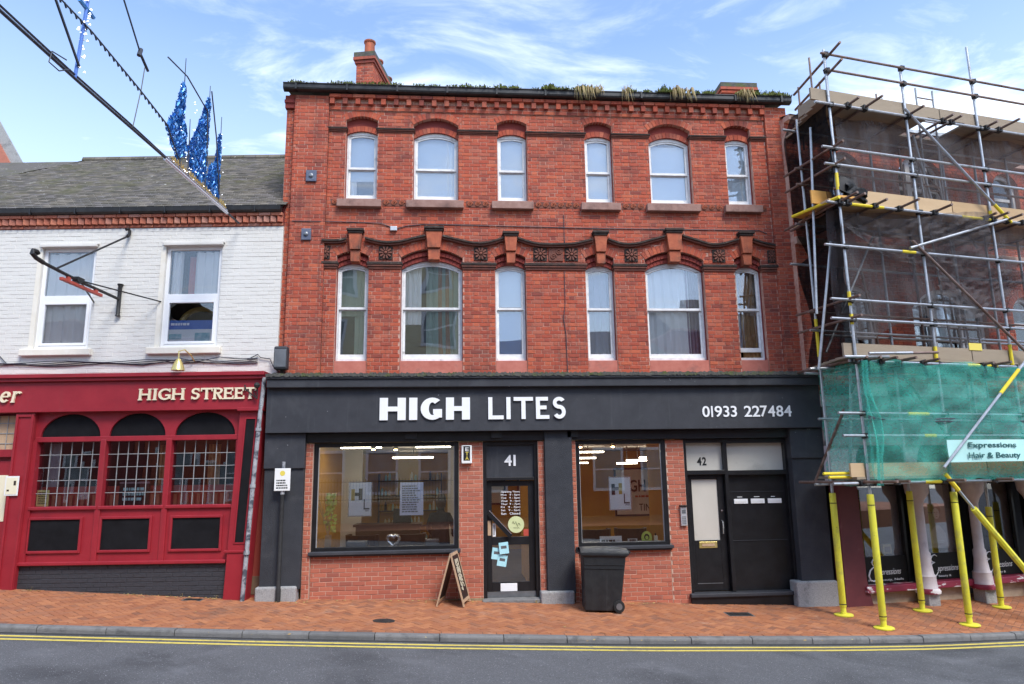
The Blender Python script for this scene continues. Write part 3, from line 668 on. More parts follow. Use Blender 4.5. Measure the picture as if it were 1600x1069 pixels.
bricks(main, 'brick_red', -4.95, FX0-.001, 3.9, 9.6, -.06, .1, sink=bm_); bricks(main, 'brick_red', FX1+.001, 5.05, 3.9, 9.6, -.06, .1, sink=bm_); bricks(main, 'brick_red', -5.12, -4.955, 3.9, 9.4, .05, .06, sink=bm_)
bricks(main, 'brick_red', FX0, FX1, 9.32, 9.395, -.03, .1, sink=bm_, bond='stretcher'); bricks(main, 'brick_red', FX0, FX1, 9.40, 9.475, -.025, .1, sink=bm_)
for o in ops: voussoirs(bm_, o, 0, .1, .005)
for o in inn[:6]: voussoirs(bm_, (o[0], o[1], o[2], o[3], o[4], .11), .1, .1, .006)
tag(bm_.build('brick_field', 'brick_red', main), None, kind='stuff')
dk = MB()
for o in inn[6:]: voussoirs(dk, (o[0], o[1], o[2], o[3], o[4], .08), .1, .1, .012); voussoirs(dk, (o[0]-.005, o[1]+.005, o[2], o[3]+.09, o[4], .07), .06, .1, .004)
tag(dk.build('inner_arch_field', 'brick_dark', main), None, kind='stuff')
# eaves: dentils, oversailing course, gutter
dm = MB().box(-.045, .045, -.105, 0, -.06, .062).mesh('dentil', 'brick_red')
for i in range(36): put(dm, 'dentil', main, (FX0+.06+i*.2497, 0, 9.478))
oc = MB()
bricks(main, 'brick_red', FX0, FX1, 9.54, 9.615, -.125, .2, sink=oc, bond='stretcher'); tag(oc.build('oversailing_course', 'brick_red', main), None, kind='stuff')
MB().box(-5.14, -4.96, -.02, .1, 9.34, 9.6).box(-5.15, -4.955, -.05, .1, 9.44, 9.5).build('corner_corbel', 'brick_dark', main)
gm = MB(); sec = [(-.10, 9.63), (-.16, 9.63), (-.205, 9.645), (-.22, 9.675), (-.22, 9.745), (-.235, 9.755), (-.235, 9.77), (-.10, 9.77)]
gm.add([(xx, a, b) for xx in (-5.15, 5.12) for a, b in sec], [tuple(range(7, -1, -1)), tuple(range(8, 16))]+[(k, (k+1) % 8, (k+1) % 8+8, k+8) for k in range(8)]); gm.build('gutter', 'black_gutter', main, fix=True)
bkm = MB().box(-.018, .018, -.245, -.1, -.07, .075).mesh('gutter_bracket', 'black_gutter')
for i in range(11): put(bkm, 'gutter_bracket', main, (-4.9+i*.98, 0, 9.70))
rf = MB(); rf.add([(-5.15, -.15, 9.74), (5.12, -.15, 9.74), (5.12, 6.5, 11.2), (-5.15, 6.5, 11.2)], [(0, 1, 2, 3)]); rf.add([(-5.15, 6.5, 11.2), (5.12, 6.5, 11.2), (5.12, 12, 9.7), (-5.15, 12, 9.7)], [(0, 1, 2, 3)])
roof = rf.build('roof', 'roof_tile', main)
sw = MB(); sw.box(-5.10, -4.9, .12, 11.9, -.2, 9.7); sw.box(4.9, 5.045, .12, 11.9, -.4, 9.7); sw.box(-5.0, 5.0, 11.7, 11.9, -.4, 9.7); sw.build('side_wall', 'brick_red', main)
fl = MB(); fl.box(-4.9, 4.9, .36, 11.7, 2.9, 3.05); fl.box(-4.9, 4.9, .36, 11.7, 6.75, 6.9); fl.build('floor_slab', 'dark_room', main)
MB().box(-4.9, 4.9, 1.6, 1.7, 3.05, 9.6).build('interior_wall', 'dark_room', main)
def chimney(x0, x1, y0, y1, z0, z1, pots, turn=0):
    c = MB(); c.box(x0+.006, x1-.006, y0+.006, y1-.006, z0, z1); ch_ = c.build('chimney', 'mortar_red', roof)
    s_ = MB()
    for a, b, za, zb in lay(x0, x1, z0, z1): s_.brick(a, b, y0, y0+.05, za, zb)
    for k, (zc, e) in enumerate(((z1-.16, .03), (z1-.08, .06))): s_.box(x0-e, x1+e, y0-e, y1+e, zc, zc+.07)
    t = MB()
    for a, b, za, zb in lay(y0, y1, z0, z1): t.brick(a, b, 0, .05, za, zb)
    s_.add([(x1-q[1], q[0], q[2]) for q in t.v], t.f)
    t2 = [(x0+q[1], q[0], q[2]) for q in t.v]; s_.add(t2, [f[::-1] for f in t.f])
    tag(s_.build('brick_field', 'brick_red', ch_), None, kind='stuff')
    MB().box(x0-.05, x1+.05, y0-.05, y1+.05, z1, z1+.12).build('capping', 'lead_moss', ch_)
    for (px, py, r_, h_) in pots: MB().lathe([(r_*1.05, z1+.1), (r_, z1+.14), (r_*.92, z1+h_-.06), (r_*1.1, z1+h_-.04), (r_*1.1, z1+h_), (r_*.8, z1+h_)], (px, py, 0), 14).build('chimney_pot', 'terracotta', ch_, smooth=True)
    if turn:
        p_ = Vector((x0, y0, 0)); ch_.matrix_local = Matrix.Translation(p_) @ Matrix.Rotation(turn, 4, 'Z') @ Matrix.Translation(-p_)
    return ch_
chimney(-4.17, -3.75, 2.5, 4.6, 10.2, 12.05, ((-3.93, 2.75, .13, .56), (-3.93, 3.4, .13, .45), (-3.93, 4.2, .13, .45)), R(-11))
chimney(5.02, 5.88, 3.0, 3.7, 10.3, 11.86, ())
# imposts, hood mould, keystones, rosettes, scroll frieze
def moulding(x0, x1, z0, h, y, m, ret=.10):
    b = MB(); b.box(x0-.012, x1+.012, y-.02, y+ret, z0, z0+h*.34); b.box(x0-.027, x1+.027, y-.045, y+ret, z0+h*.34, z0+h*.62); o_ = b.build('impost', 'terracotta_soot_shade', main, bevel=.008)
    MB().box(x0-.036, x1+.036, y-.06, y+ret, z0+h*.62, z0+h).build('impost_cap', m, o_, bevel=.008); return o_
pu = [(FX0, UW[0][0])]+[(UW[i][1], UW[i+1][0]) for i in range(5)]+[(UW[5][1], FX1)]
pl = [(FX0-.02, LWN[0][0])]+[(LWN[i][1], LWN[i+1][0]) for i in range(5)]+[(LWN[5][1], FX1)]
for a, b in pu: moulding(a+.005, b-.005, 8.865, .085, 0, 'soot_stone')
for a, b in pl: moulding(a+.005, b-.005, 6.065, .135, -.005, 'soot_stone')
KEYS = [(-3.70, 6.83), (-2.21, 6.89), (-.73, 6.805), (1.035, 6.84), (2.51, 6.91), (3.975, 6.865)]
HOOD = [[(-4.33,6.59),(-4.05,6.588),(-3.88,6.62)],[(-3.52,6.645),(-3.3,6.585),(-3.08,6.562),(-2.84,6.585),(-2.6,6.65),(-2.38,6.70)],[(-2.05,6.70),(-1.75,6.63),(-1.5,6.575),(-1.3,6.568),(-1.1,6.60),(-.86,6.68)],
 [(-.60,6.68),(-.38,6.605),(-.15,6.562),(.2,6.56),(.5,6.575),(.7,6.62),(.88,6.665)],[(1.19,6.675),(1.38,6.605),(1.57,6.578),(1.8,6.60),(2.05,6.67),(2.33,6.75)],[(2.69,6.76),(2.95,6.68),(3.23,6.598),(3.45,6.60),(3.63,6.645),(3.82,6.70)],[(4.13,6.70),(4.35,6.63),(4.57,6.585)]]
for seg in HOOD:
    b = MB(); P = []
    for i in range(len(seg)-1):      # smooth the wave
        p0, p1, p2, p3 = seg[max(i-1, 0)], seg[i], seg[i+1], seg[min(i+2, len(seg)-1)]
        for k in range(6):
            t = k/6; P.append(tuple(.5*((2*p1[j])+(-p0[j]+p2[j])*t+(2*p0[j]-5*p1[j]+4*p2[j]-p3[j])*t*t+(-p0[j]+3*p1[j]-3*p2[j]+p3[j])*t**3) for j in (0, 1)))
    P.append(seg[-1])
    b.quadstrip([(x, z-.035) for x, z in P], [(x, z+.0) for x, z in P], -.07, .06); h_ = b.build('hood_mould', 'terracotta_soot_shade', main); b = MB(); b.quadstrip([(x, z) for x, z in P], [(x, z+.035) for x, z in P], -.105, .06)
    b.build('hood_cap', 'soot_stone', h_)
for i, (kx, kz) in enumerate(KEYS):
    wd = i in (1, 4); w1, w0 = (.155, .105) if wd else (.125, .08); zb = 6.24 if wd else 6.19
    b = MB(); zm_ = zb+.22; wm_ = w0+(w1-w0)*.34
    b.prism([(kx-wm_, zm_+.012), (kx+wm_, zm_+.012), (kx+w1, kz-.09), (kx-w1, kz-.09)], -.12, .06)
    b.prism([(kx-w0, zb), (kx+w0, zb), (kx+wm_-.005, zm_), (kx-wm_+.005, zm_)], -.085, .12)
    k = b.build('keystone', 'terracotta', main, bevel=.008)
    MB().box(kx-w1-.035, kx+w1+.035, -.165, .06, kz-.045, kz).box(kx-w1-.012, kx+w1+.012, -.14, .06, kz-.088, kz-.045).build('keystone_cap', 'soot_stone', k, bevel=.006)
rtile = MB().box(-.13, .13, -.004, .02, -.13, .13).mesh('rosette_tile', 'soot_stone')
def rosette_mesh():
    b = MB()
    for k in range(10):
        t = 2*math.pi*k/10; c, s_ = math.cos(t), math.sin(t)
        b.prism([(c*.045-s_*.010, s_*.045+c*.010), (c*.045+s_*.010, s_*.045-c*.010), (c*.11+s_*.019, s_*.11-c*.019), (c*.125, s_*.125), (c*.11-s_*.019, s_*.11+c*.019)], -.036, -.01)
    b.lathe([(.034, -.01), (.032, -.035), (.022, -.046), (.005, -.05)], n=12, axis='y'); return b.mesh('rosette', 'terracotta_soot_shade')
def spiral_pts(r, turns, n, cx=0, cz=0, sgn=1): return [(cx+r*(1-.85*i/n)*math.cos(sgn*turns*6.283*i/n), cz+r*(1-.85*i/n)*math.sin(sgn*turns*6.283*i/n)) for i in range(n+1)]
rm = rosette_mesh()
for x in (-3.13, -1.31, -.155, .46, 1.65, 3.42): put(rm, 'rosette', put(rtile, 'rosette_tile', main, (x, -.012, 6.385)))
for x, q in ((-4.26, .6), (4.5, .6)): put(rm, 'rosette', put(rtile, 'rosette_tile', main, (x, -.012, 6.385), scale=(q, 1, 1)))
b = MB(); b.box(-.14, .14, -.012, .02, -.13, .13)
for sx, sz in ((-.055, -.05), (.055, .055)): b.tube([(p[0], -.02, p[1]) for p in spiral_pts(.06, 1.6, 22, sx, sz, 1 if sx < 0 else -1)], .012, 6)
put(b.mesh('scroll_panel', 'terracotta_soot_shade'), 'scroll_panel', main, (.155, -.012, 6.385))
sm2 = MB().box(-.074, .074, .0, .02, -.064, .064).mesh('scroll_tile', 'terracotta_soot_shade'); sm1 = MB().tube([(p[0], -.008, p[1]) for p in spiral_pts(.055, 1.9, 26)], .0105, 6).mesh('scroll', 'terracotta')  # tile darker than its scroll: recess shade put into the colours
for a, b_ in pu:
    a2, b2 = a+.10, b_-.12
    n = max(1, int((b2-a2)/.15)); 
    if b2-a2 < .12: n = 1
    for i in range(n): put(sm1, 'scroll', put(sm2, 'scroll_tile', main, ((a2+b2)/2+(i-(n-1)/2)*.15, -.006, 7.398)))
SK = 'blind_sky_tint'  # pale blinds whose blue tint paints in the reflected sky
UC = [[(SK, 0, 1, .28, 1, .16, .004, 1), ('net_curtain', 0, .3, 0, 1, .2, .012, 2)], [(SK, 0, 1, 0, 1, .16, .004, 1), ('net_curtain', .72, 1, 0, 1, .13, .012, 3)], [(SK, 0, 1, 0, 1, .16, .003, 1)], [(SK, 0, 1, 0, 1, .16, .003, 1)], [(SK, 0, 1, 0, .9, .16, .003, 1)], [(SK, 0, 1, 0, 1, .16, .003, 1), ('net_curtain', .6, 1, 0, .9, .13, .01, 2)]]
LC = [[('curtain_green', 0, 1, .45, 1, .2, .015, 3), ('curtain_green', .55, 1, 0, 1, .24, .02, 2)], [('net_curtain', 0, .32, .35, 1, .17, .015, 4), ('curtain_green', .4, 1, 0, 1, .2, .02, 5), ('curtain_ochre', .6, .85, 0, 1, .18, .015, 2)], [('blind_blue', 0, 1, 0, .55, .16, .003, 1), (SK, 0, 1, .55, 1, .15, .003, 1)],
      [('curtain_grey', 0, 1, 0, 1, .18, .015, 4)], [('net_curtain', 0, .8, 0, 1, .17, .02, 5), ('mauve_cloth', .74, 1, 0, 1, .2, .02, 4)], [('curtain_ochre', .3, 1, 0, 1, .2, .02, 4), ('curtain_grey', 0, .4, .1, 1, .22, .02, 2)]]
for i, (a, b) in enumerate(UW):
    q = inn[i]; w = sash_window(main, a-.01, b+.01, 7.48, q[3], q[4], .145, 8.165, UC[i])
    MB().box(a-.12, b+.10, -.11, .14, 7.285, 7.435).box(a+.002, b-.002, -.02, .145, 7.435, 7.478).build('sill', 'sill_stone', w, bevel=.008)
for i, (a, b) in enumerate(LWN):
    q = inn[6+i]; w = sash_window(main, a-.01, b+.01, 4.30, q[3], q[4], .145, 5.325, LC[i], lift=.12 if i == 5 else 0)
    MB().box(a+.004, b-.004, .02, .145, 3.95, 4.297).build('sill', 'sill_paint', w, bevel=.006)
# cable along the wall, junction box, plates, floodlight, down-cable
c = MB(); c.tube([(-4.9, -.072, 6.98), (-4.4, -.075, 6.98), (-4.3, -.02, 7.0), (-3.6, -.01, 6.99), (-3.25, -.012, 6.98), (-3.02, -.012, 6.9)], .008, 5); c.tube([(-2.95, -.012, 6.86), (-2.75, -.012, 6.93), (-2.4, -.012, 6.97), (-1, -.012, 6.955), (1, -.012, 6.93), (3.5, -.012, 6.93), (4.3, -.012, 6.93), (4.45, -.012, 6.86)], .008, 5)
c.build('wall_cable', 'cable_dark', main); c = MB(); c.tube([(.33, -.012, 7.2), (.33, -.012, 6.62)], .006, 5); c.tube([(.31, -.012, 6.05), (.31, -.012, 5.4), (.27, -.012, 5.1), (.31, -.012, 4.8), (.32, -.012, 4.0)], .007, 5); c.build('wall_cable', 'cable_dark', main)
MB().box(-3.05, -2.92, -.06, .0, 6.82, 6.91).build('junction_box', 'steel_panel', main, bevel=.01)
for z0, z1, xa, xb in ((7.78, 8.01, -4.67, -4.47), (6.60, 6.83, -4.71, -4.53)):
    p = MB().box(xa, xb, -.10, -.055, z0, z1).build('bracket_plate', 'blue_plate', main, bevel=.01); MB().lathe([(.04, -.1), (.04, -.12), (.02, -.13)], ((xa+xb)/2, 0, (z0+z1)/2), 10, 'y').build('bolt', 'grey_metal', p)
f = empty('floodlight', (-4.94, -.1, 4.3)); tag(f, 'dark grey floodlight box fixed at the left corner above the charcoal shop cornice', 'floodlight')
MB().box(-.12, .12, -.22, -.03, -.2, .22).build('housing', 'charcoal', f, bevel=.03); MB().box(-.03, .03, -.06, .05, -.27, -.17).build('bracket', 'black_iron', f); MB().box(-.10, .10, -.226, -.219, -.16, .16).build('lens', 'grey_metal', f, bevel=.01)
# ------------------------------------------------------------------ salon shopfront (parts of the brick building)
b = MB(); b.box(-5.14, 5.06, -.46, .0, 3.90, 3.985); b.box(-5.13, 5.05, -.43, .0, 3.75, 3.90); b.build('cornice', 'charcoal', main, bevel=.012)
rn = random.Random(4); H1 = [rn.random() for _ in range(421)]; H2 = [rn.random() for _ in range(421)]
b = MB(); b.sheet(lambda u, v: (-5.14+10.2*u, -.474+.47*v-.006*H2[int(u*420)], 3.990+.028*H1[int(u*420)]*(1-v*.5)), 420, 3); b.sheet(lambda u, v: (-5.14+10.2*u, -.474-.006*H2[int(u*420)], (3.955-.03*H2[int((u*420+7) % 420)])*(1-v)+v*(3.990+.028*H1[int(u*420)])), 420, 1); b.build('cornice_flashing', 'lead_moss', main)
fas = MB().box(-5.14, 5.06, -.32, .0, 2.96, 3.75).build('fascia', 'charcoal', main, bevel=.006)
b = MB(); b.box(-4.46, 4.46, -.14, .0, 2.79, 2.955); b.build('lintel_beam', 'black_paint', main, bevel=.006)
for x in (-2.6, -1.05, .35): MB().box(x-.1, x+.1, -.2, -.145, 2.84, 2.95).build('light_box', 'black_iron', main)
PXM = .011581
for ch, a, e in (('H',65,265),('I',290,355),('G',380,545),('H',575,762),('L',905,1025),('I',1047,1080),('T',1105,1258),('E',1280,1385),('S',1415,1515)):
    x0 = -3.14+(a/5-14)*PXM; w = (e-a)/5*PXM; bold = a < 800
    gl = MB(); glyph(gl, ch, 0, 0, w, .40, .145 if bold else .075, .085 if bold else .068, .028)
    gl.build('letter', 'letter_white', fas).location = (x0, -.322, 3.166)
dig = [('0',130,212),('1',229,247),('9',268,350),('3',365,430),('3',448,516),('2',598,684),('2',690,775),('7',780,858),('4',868,948),('8',962,1040),('4',1050,1134)]
for ch, a, e in dig:
    X = lambda p: 2.77+(p/7.27-18)*.01241
    if ch == '1': me = MB().box(0, .03, -.014, 0, 0, .205).mesh('numeral', 'letter_white')
    else: me = font_mesh(ch, 'numeral', 'letter_white', 0, X(e)-X(a), 0, .205, .014, .012)
    put(me, 'numeral', fas, (X(a), -.322, 3.172))
# rendered piers with granite plinths
def pier(x0, x1, z0, z1, y, top=None, px=None, pz=None):
    p = MB().box(x0, x1, y, .02, z0, z1).build('pier', 'charcoal_render', main, bevel=.008)
    if top: MB().box(x0-.012, x1+.012, y-.035, .01, top, z1+.001).build('pier_head', 'charcoal', p, bevel=.01)
    MB().box(px[0], px[1], y-.075, .03, pz[0], pz[1]).build('plinth', 'granite', p, bevel=.03)
    return p
pier(-5.15, -4.47, .3, 2.955, -.2, 2.34, (-5.2, -4.51), (-.05, .355)); pier(-.175, .325, .1, 2.955, -.2, None, (-.305, .29), (-.25, .155)); pier(4.47, 5.08, .1, 2.955, -.2, 2.40, (4.33, 5.1), (-.5, .205))
ONE = {'n': 0}; bm2 = MB(); mo = MB()
gz = lambda x: zg(x, -.1)-.08
def brickzone(x0, x1, z0, z1, y, ret=0):
    mo.box(x0, x1, y+.007, y+.1, z0-.1, z1); bricks(main, 'brick_pink', x0, x1, z0, z1, y, .1, bond='stretcher', sink=bm2, single=ONE, cap=300)
brickzone(-4.33, -1.74, .0, .84, -.05); brickzone(.41, 2.11, -.15, .825, -.05); brickzone(-1.735, -1.30, 0, 2.775, -.05)
brickzone(2.115, 2.46, -.15, 2.775, -.05); brickzone(-4.465, -4.335, .05, 2.775, -.11); brickzone(-.29, -.18, -.1, 2.775, -.11); brickzone(.33, .408, -.12, 2.775, -.11)
mo.build('mortar_bed', 'mortar_pale', main)
if bm2.v: tag(bm2.build('brick_field', 'brick_pink', main), None, kind='stuff')
MB().box(-4.3, -1.3, -.09, -.02, -.15, .045).build('footing', 'dirt', main); 
def shopwin(x0, x1, z0, z1, sx0, sx1):
    w = MB(); t = .075
    w.box(x0, x0+t, -.04, .07, z0, z1); w.box(x1-t, x1, -.04, .07, z0, z1); w.box(x0+t, x1-t, -.04, .07, z0, z0+t); w.box(x0+t, x1-t, -.04, .07, z1-t, z1)
    f = w.build('shop_window', 'black_paint', main, bevel=.006)
    pane('pane', 'glass_shop', f, x0+t-.01, x1-t+.01, z0+t-.01, z1-t+.01, .02)
    g = MB(); a, b2, c2, d2 = x0+t, x1-t, z0+t, z1-t; g.box(a, a+.012, -.002, .018, c2, d2); g.build('glazing_bead', 'steel_panel', f); MB().box(b2-.012, b2, -.002, .018, c2, d2).build('glazing_bead', 'steel_panel', f)
    MB().box(sx0, sx1, -.16, -.02, z0-.045, z0+.012).box(sx0+.02, sx1-.02, -.12, -.02, z0-.075, z0-.045).build('sill', 'charcoal', f, bevel=.008)
    return f
shopwin(-4.33, -1.745, .885, 2.785, -4.36, -1.71); shopwin(.412, 2.108, .87, 2.785, .36, 2.15)
# alarm box, intercom
al = MB().box(-1.69, -1.50, -.15, -.052, 2.385, 2.715).build('alarm_box', 'sign_white', main, bevel=.015)
MB().box(-1.655, -1.535, -.1535, -.149, 2.44, 2.70).build('label_plate', 'letter_black', al)
for tx, zz in (('E', 2.61), ('T', 2.53), ('A', 2.45)): put(font_mesh(tx, 'alarm_letter', 'sign_yellow' if tx != 'E' else 'sign_white', -1.62, -1.56, zz, zz+.065, .002, .01), 'alarm_letter', al, (0, -.1545, 0))
ic = MB().box(2.325, 2.44, -.10, -.052, 1.21, 1.55).build('intercom', 'steel_panel', main, bevel=.008); MB().box(2.315, 2.45, -.125, -.05, 1.55, 1.575).build('hood', 'black_paint', ic)
g = MB()
for i in range(3):
    for j in range(5): g.lathe([(.010, -.1), (.009, -.106)], (2.357+.025*i, 0, 1.25+.03*j), 8, 'y')
g.build('buttons', 'grey_metal', ic); MB().box(2.345, 2.42, -.103, -.099, 1.43, 1.5).build('speaker_grille', 'grey_metal', ic)
# door 41
d = MB(); d.box(-1.30, -1.235, -.03, .14, .03, 2.785); d.box(-.355, -.29, -.03, .14, .03, 2.785); d.box(-1.235, -.355, -.03, .14, 2.72, 2.785); d.box(-1.235, -.355, -.02, .14, 2.075, 2.13)
df = d.build('door_frame', 'black_paint', main, bevel=.004)
tp = MB().box(-1.235, -.355, .03, .07, 2.13, 2.72).build('overdoor_panel', 'charcoal', df)
for ch, a, e in (('4', 722, 798), ('1', 815, 840)):
    X = lambda p: -.901+(p-722)/6.667*.012; 
    me = font_mesh(ch, 'numeral', 'letter_white', 0, X(e)-X(a), 0, .20, .012, .02) if ch == '4' else MB().box(0, .042, -.012, 0, 0, .20).mesh('numeral', 'letter_white')
    put(me, 'numeral', df, (X(a), .029, 2.335))
d = MB(); L0, L1 = -1.23, -.36
d.box(L0, -1.14, .06, .10, .13, 2.07); d.box(-.47, L1, .06, .10, .13, 2.07); d.box(-1.14, -.47, .06, .10, 1.97, 2.07); d.box(-1.14, -.47, .06, .10, .93, 1.07); d.box(-1.14, -.47, .06, .10, .13, .29)
door = d.build('door', 'black_paint', main, bevel=.004)
pane('pane', 'glass_shop', door, -1.145, -.465, 1.065, 1.975, .078); pane('pane', 'glass_shop', door, -1.145, -.465, .285, .935, .078)
MB().bar((-1.20, .02, 1.50), (-.80, .02, 1.08), .03, .085).build('push_bar', 'black_paint', door); MB().bar((-1.19, .0, 1.545), (-.79, .0, 1.125), .012, .014).build('push_bar_edge', 'silver', door)
MB().box(-.995, -.695, .048, .06, .13, .265).build('letter_plate', 'paper', door, bevel=.004); MB().box(L0, L1, .03, .1, .035, .125).build('kick_plate', 'grey_metal', door)
MB().lathe([(.148, .05), (.148, .056)], (-.70, 0, 1.285), 28, 'y').build('round_sticker', 'sage_disc', door)
sc_ = MB(); sc_.tube([(-.77+.016*i, .048, 1.30+.035*math.sin(i*1.9)+.02*math.sin(i*.7)) for i in range(10)], .004, 4); sc_.tube([(-.75+.014*i, .048, 1.225+.015*math.sin(i*2.3)) for i in range(9)], .003, 4); tag(sc_.build('sticker_script', 'letter_black', door), None, kind='stuff')
HRS = ['Opening Times', 'Mon   9 - 5pm', 'Tue   9 - 5pm', 'Wed   9 - 5pm', 'Thur  9 - 7pm', 'Fri   9 - 7pm', 'Sat   9 - 5pm', 'Sun   Closed']
for i, t in enumerate(HRS): put(font_mesh(t, 'opening_hours', 'letter_white', -.97, -.62, 1.845-i*.055, 1.885-i*.055, .002, .008), 'opening_hours', door, (0, .077, 0))
MB().box(-1.125, -1.07, .07, .077, 1.08, 1.31).build('side_sticker', 'paper', door); dashes(door, 'letter_black', -1.115, -1.08, 1.10, 1.29, .069, 9)
MB().box(-1.215, -1.155, .055, .06, 1.10, 1.36).build('brown_plate', 'board_wood', door); MB().box(-.565, -.46, .07, .077, 1.08, 1.20).build('red_sticker', 'sign_red', door)
for (x, z, a) in ((-1.06, .78, 8), (-.93, .88, -6), (-.96, .66, 10)):
    o = MB().box(-.085, .085, -.003, 0, -.10, .10).build('pale_blue_leaflet', 'paper_cyan', door); o.location = (x, .058-.003*abs(a-8), z); o.rotation_euler = (0, R(a), 0)
    o2 = MB().box(-.05, .05, -.0045, -.003, -.01, .04).build('leaflet_print', 'grey_metal', o)
MB().box(-1.33, -.3, -.22, .14, -.12, .03).build('doorstep', 'kerb_stone', main, bevel=.02)
# door 42 with side panel and fanlights
d = MB(); d.box(2.46, 2.515, -.03, .16, .0, 2.785); d.box(3.235, 3.30, -.03, .16, .0, 2.785); d.box(4.425, 4.468, -.03, .16, .0, 2.785); d.box(2.515, 3.235, -.03, .16, 2.715, 2.785); d.box(3.30, 4.425, -.03, .16, 2.70, 2.785); d.box(2.515, 3.235, -.03, .16, 2.125, 2.205); d.box(3.30, 4.425, -.03, .16, 2.11, 2.195)
df = d.build('door_frame', 'black_paint', main, bevel=.004)
p = MB().box(2.515, 3.235, .09, .10, 2.2, 2.72).build('frosted_pane', 'frosted', df); MB().box(3.30, 4.425, .09, .10, 2.19, 2.705).build('frosted_pane', 'frosted', df)
for ch, a, e in (('4', 330, 377), ('2', 384, 428)): put(font_mesh(ch, 'numeral', 'letter_black', 0, (e-a)/6.68*.0124, 0, .155, .004, .03), 'numeral', df, (2.752+(a-330)/6.68*.0124, .088, 2.295))
d = MB(); d.box(2.52, 2.615, .07, .12, .04, 2.12); d.box(3.105, 3.23, .07, .12, .04, 2.12); d.box(2.615, 3.105, .07, .12, 2.035, 2.12); d.box(2.615, 3.105, .07, .12, .04, .93); 
door = d.build('door', 'black_paint', main, bevel=.004); MB().box(2.61, 3.11, .09, .10, .925, 2.04).build('frosted_pane', 'frosted', door)
MB().box(2.69, 3.03, .055, .07, .79, .905).build('letter_plate', 'brass', door, bevel=.006); MB().box(2.74, 2.98, .048, .056, .825, .87).build('letter_flap', 'board_wood', door)
h = MB(); h.tube([(3.15, .07, 1.28), (3.15, .02, 1.26), (3.15, .01, 1.15), (3.15, .02, 1.05), (3.15, .07, 1.03)], .012, 6); h.build('handle', 'silver', door); MB().lathe([(.018, .07), (.018, .055)], (3.16, 0, 1.46), 10, 'y').build('lock', 'silver', door)
MB().box(2.62, 3.1, .062, .07, .16, .172).build('weather_bar', 'grey_metal', door)
sp = MB().box(3.30, 4.425, .08, .12, .0, 2.11).build('side_panel', 'black_paint', main); [MB().box(3.33, 4.40, .066, .08, q_, q_+.01).build('panel_bead', 'charcoal', sp) for q_ in (1.79, .905)]
for i, x in enumerate((3.41, 3.735, 4.065)):
    q = MB().box(x, x+.265, .058, .08, 1.578, 1.665).build('letter_slot', 'paper', sp, bevel=.004); dashes(sp, 'letter_white', x+.07, x+.18, 1.69, 1.712, .078, 1); MB().box(x+.03, x+.235, .055, .0585, 1.60, 1.635).build('slot_flap', 'sign_white', q)
MB().box(2.42, 4.47, -.14, .12, -.05, .02).build('threshold', 'charcoal', main, bevel=.015); MB().box(2.44, 4.46, -.10, .1, -.35, -.05).build('step_riser', 'black_paint', main)
# the lit room behind the glass
WT0, WT1 = 3.0, 4.75
rm_ = MB(); rm_.box(-4.46, 4.8, 8, 8.1, -.15, 2.80); rm_.box(-4.56, -4.46, .1, 8, -.15, 2.8); rm_.box(2.36, 2.46, .13, 2.2, -.15, 2.8); rm_.box(2.46, 4.8, 2.2, 2.3, -.15, 2.8); rm_.build('room_wall', 'ochre_wall', main)
MB().box(-4.46, 4.8, .1, 8, -.22, .03).build('room_floor', 'room_floor', main); MB().box(-4.46, 4.8, .03, 8, 2.80, 2.895).build('room_ceiling', 'room_ceiling', main)
MB().box(-.35, -.25, .12, 3.0, .03, 2.8).build('partition', 'ochre_wall', main)
MB().box(-4.3, -1.77, .1, .5, .03, .90).box(.44, 2.08, .1, .5, .03, .88).build('window_bed', 'room_dark', main)
for x0, x1, y, z in ((.95, 1.7, 3.6, 2.65), (1.05, 1.6, 4.1, 2.52), (1.1, 1.5, 4.6, 2.41), (2.65, 3.15, 3.9, 2.51), (2.4, 2.95, 4.2, 2.45), (2.2, 2.7, 4.4, 2.385), (-3.2, -2.3, 3.0, 2.56), (-3.3, -2.6, 5.5, 2.62), (-4.1, -3.3, 1.5, 2.74), (-2.6, -1.9, 1.5, 2.74)):  # last two battens, nearest the glass, are added fill for the room front
    l_ = MB().box(x0, x1, y-.06, y+.06, z, z+.03).build('batten_and_fill_light', 'tube_light', main); MB().box(x0, x1, y-.03, y+.03, z+.031, z+.06).box((x0+x1)/2-.01, (x0+x1)/2+.01, y-.01, y+.01, z+.06, 2.8).build('housing', 'black_iron', l_)
for x, y in ((-3.35, .55), (-2.95, .75), (.62, .6), (1.25, .55)):
    s_ = MB().lathe([(.05, 2.79), (.05, 2.70), (.045, 2.69)], (x, y, 0), 12).build('spotlight', 'black_iron', main); MB().lathe([(.032, 2.688), (.03, 2.672), (.01, 2.664)], (x, y, 0), 10).build('bulb', 'bulb', s_)
for x0, x1, m2 in ((.0, .8, 'paper_grey'), (2.9, 4.3, 'paper_grey')):
    f = MB().box(x0, x1, 7.93, 8.0, .9, 2.3).build('wall_mirror', 'black_paint', main); MB().box(x0+.05, x1-.05, 7.92, 7.929, .95, 2.25).build('mirror_glass', m2, f)
put(font_mesh('HIGH LITES', 'wall_lettering', 'letter_black', WT0, WT1, 1.60, 1.95, .004, .02), 'wall_lettering', main, (0, 7.9, 0)); dashes(main, 'sign_red', WT0+.5, WT1-.6, 1.42, 1.52, 7.9, 1); put(font_mesh('TINT', 'wall_lettering', 'letter_black', WT0+.6, WT0+1.1, 1.05, 1.25, .004, .0), 'wall_lettering', main, (0, 7.9, 0))
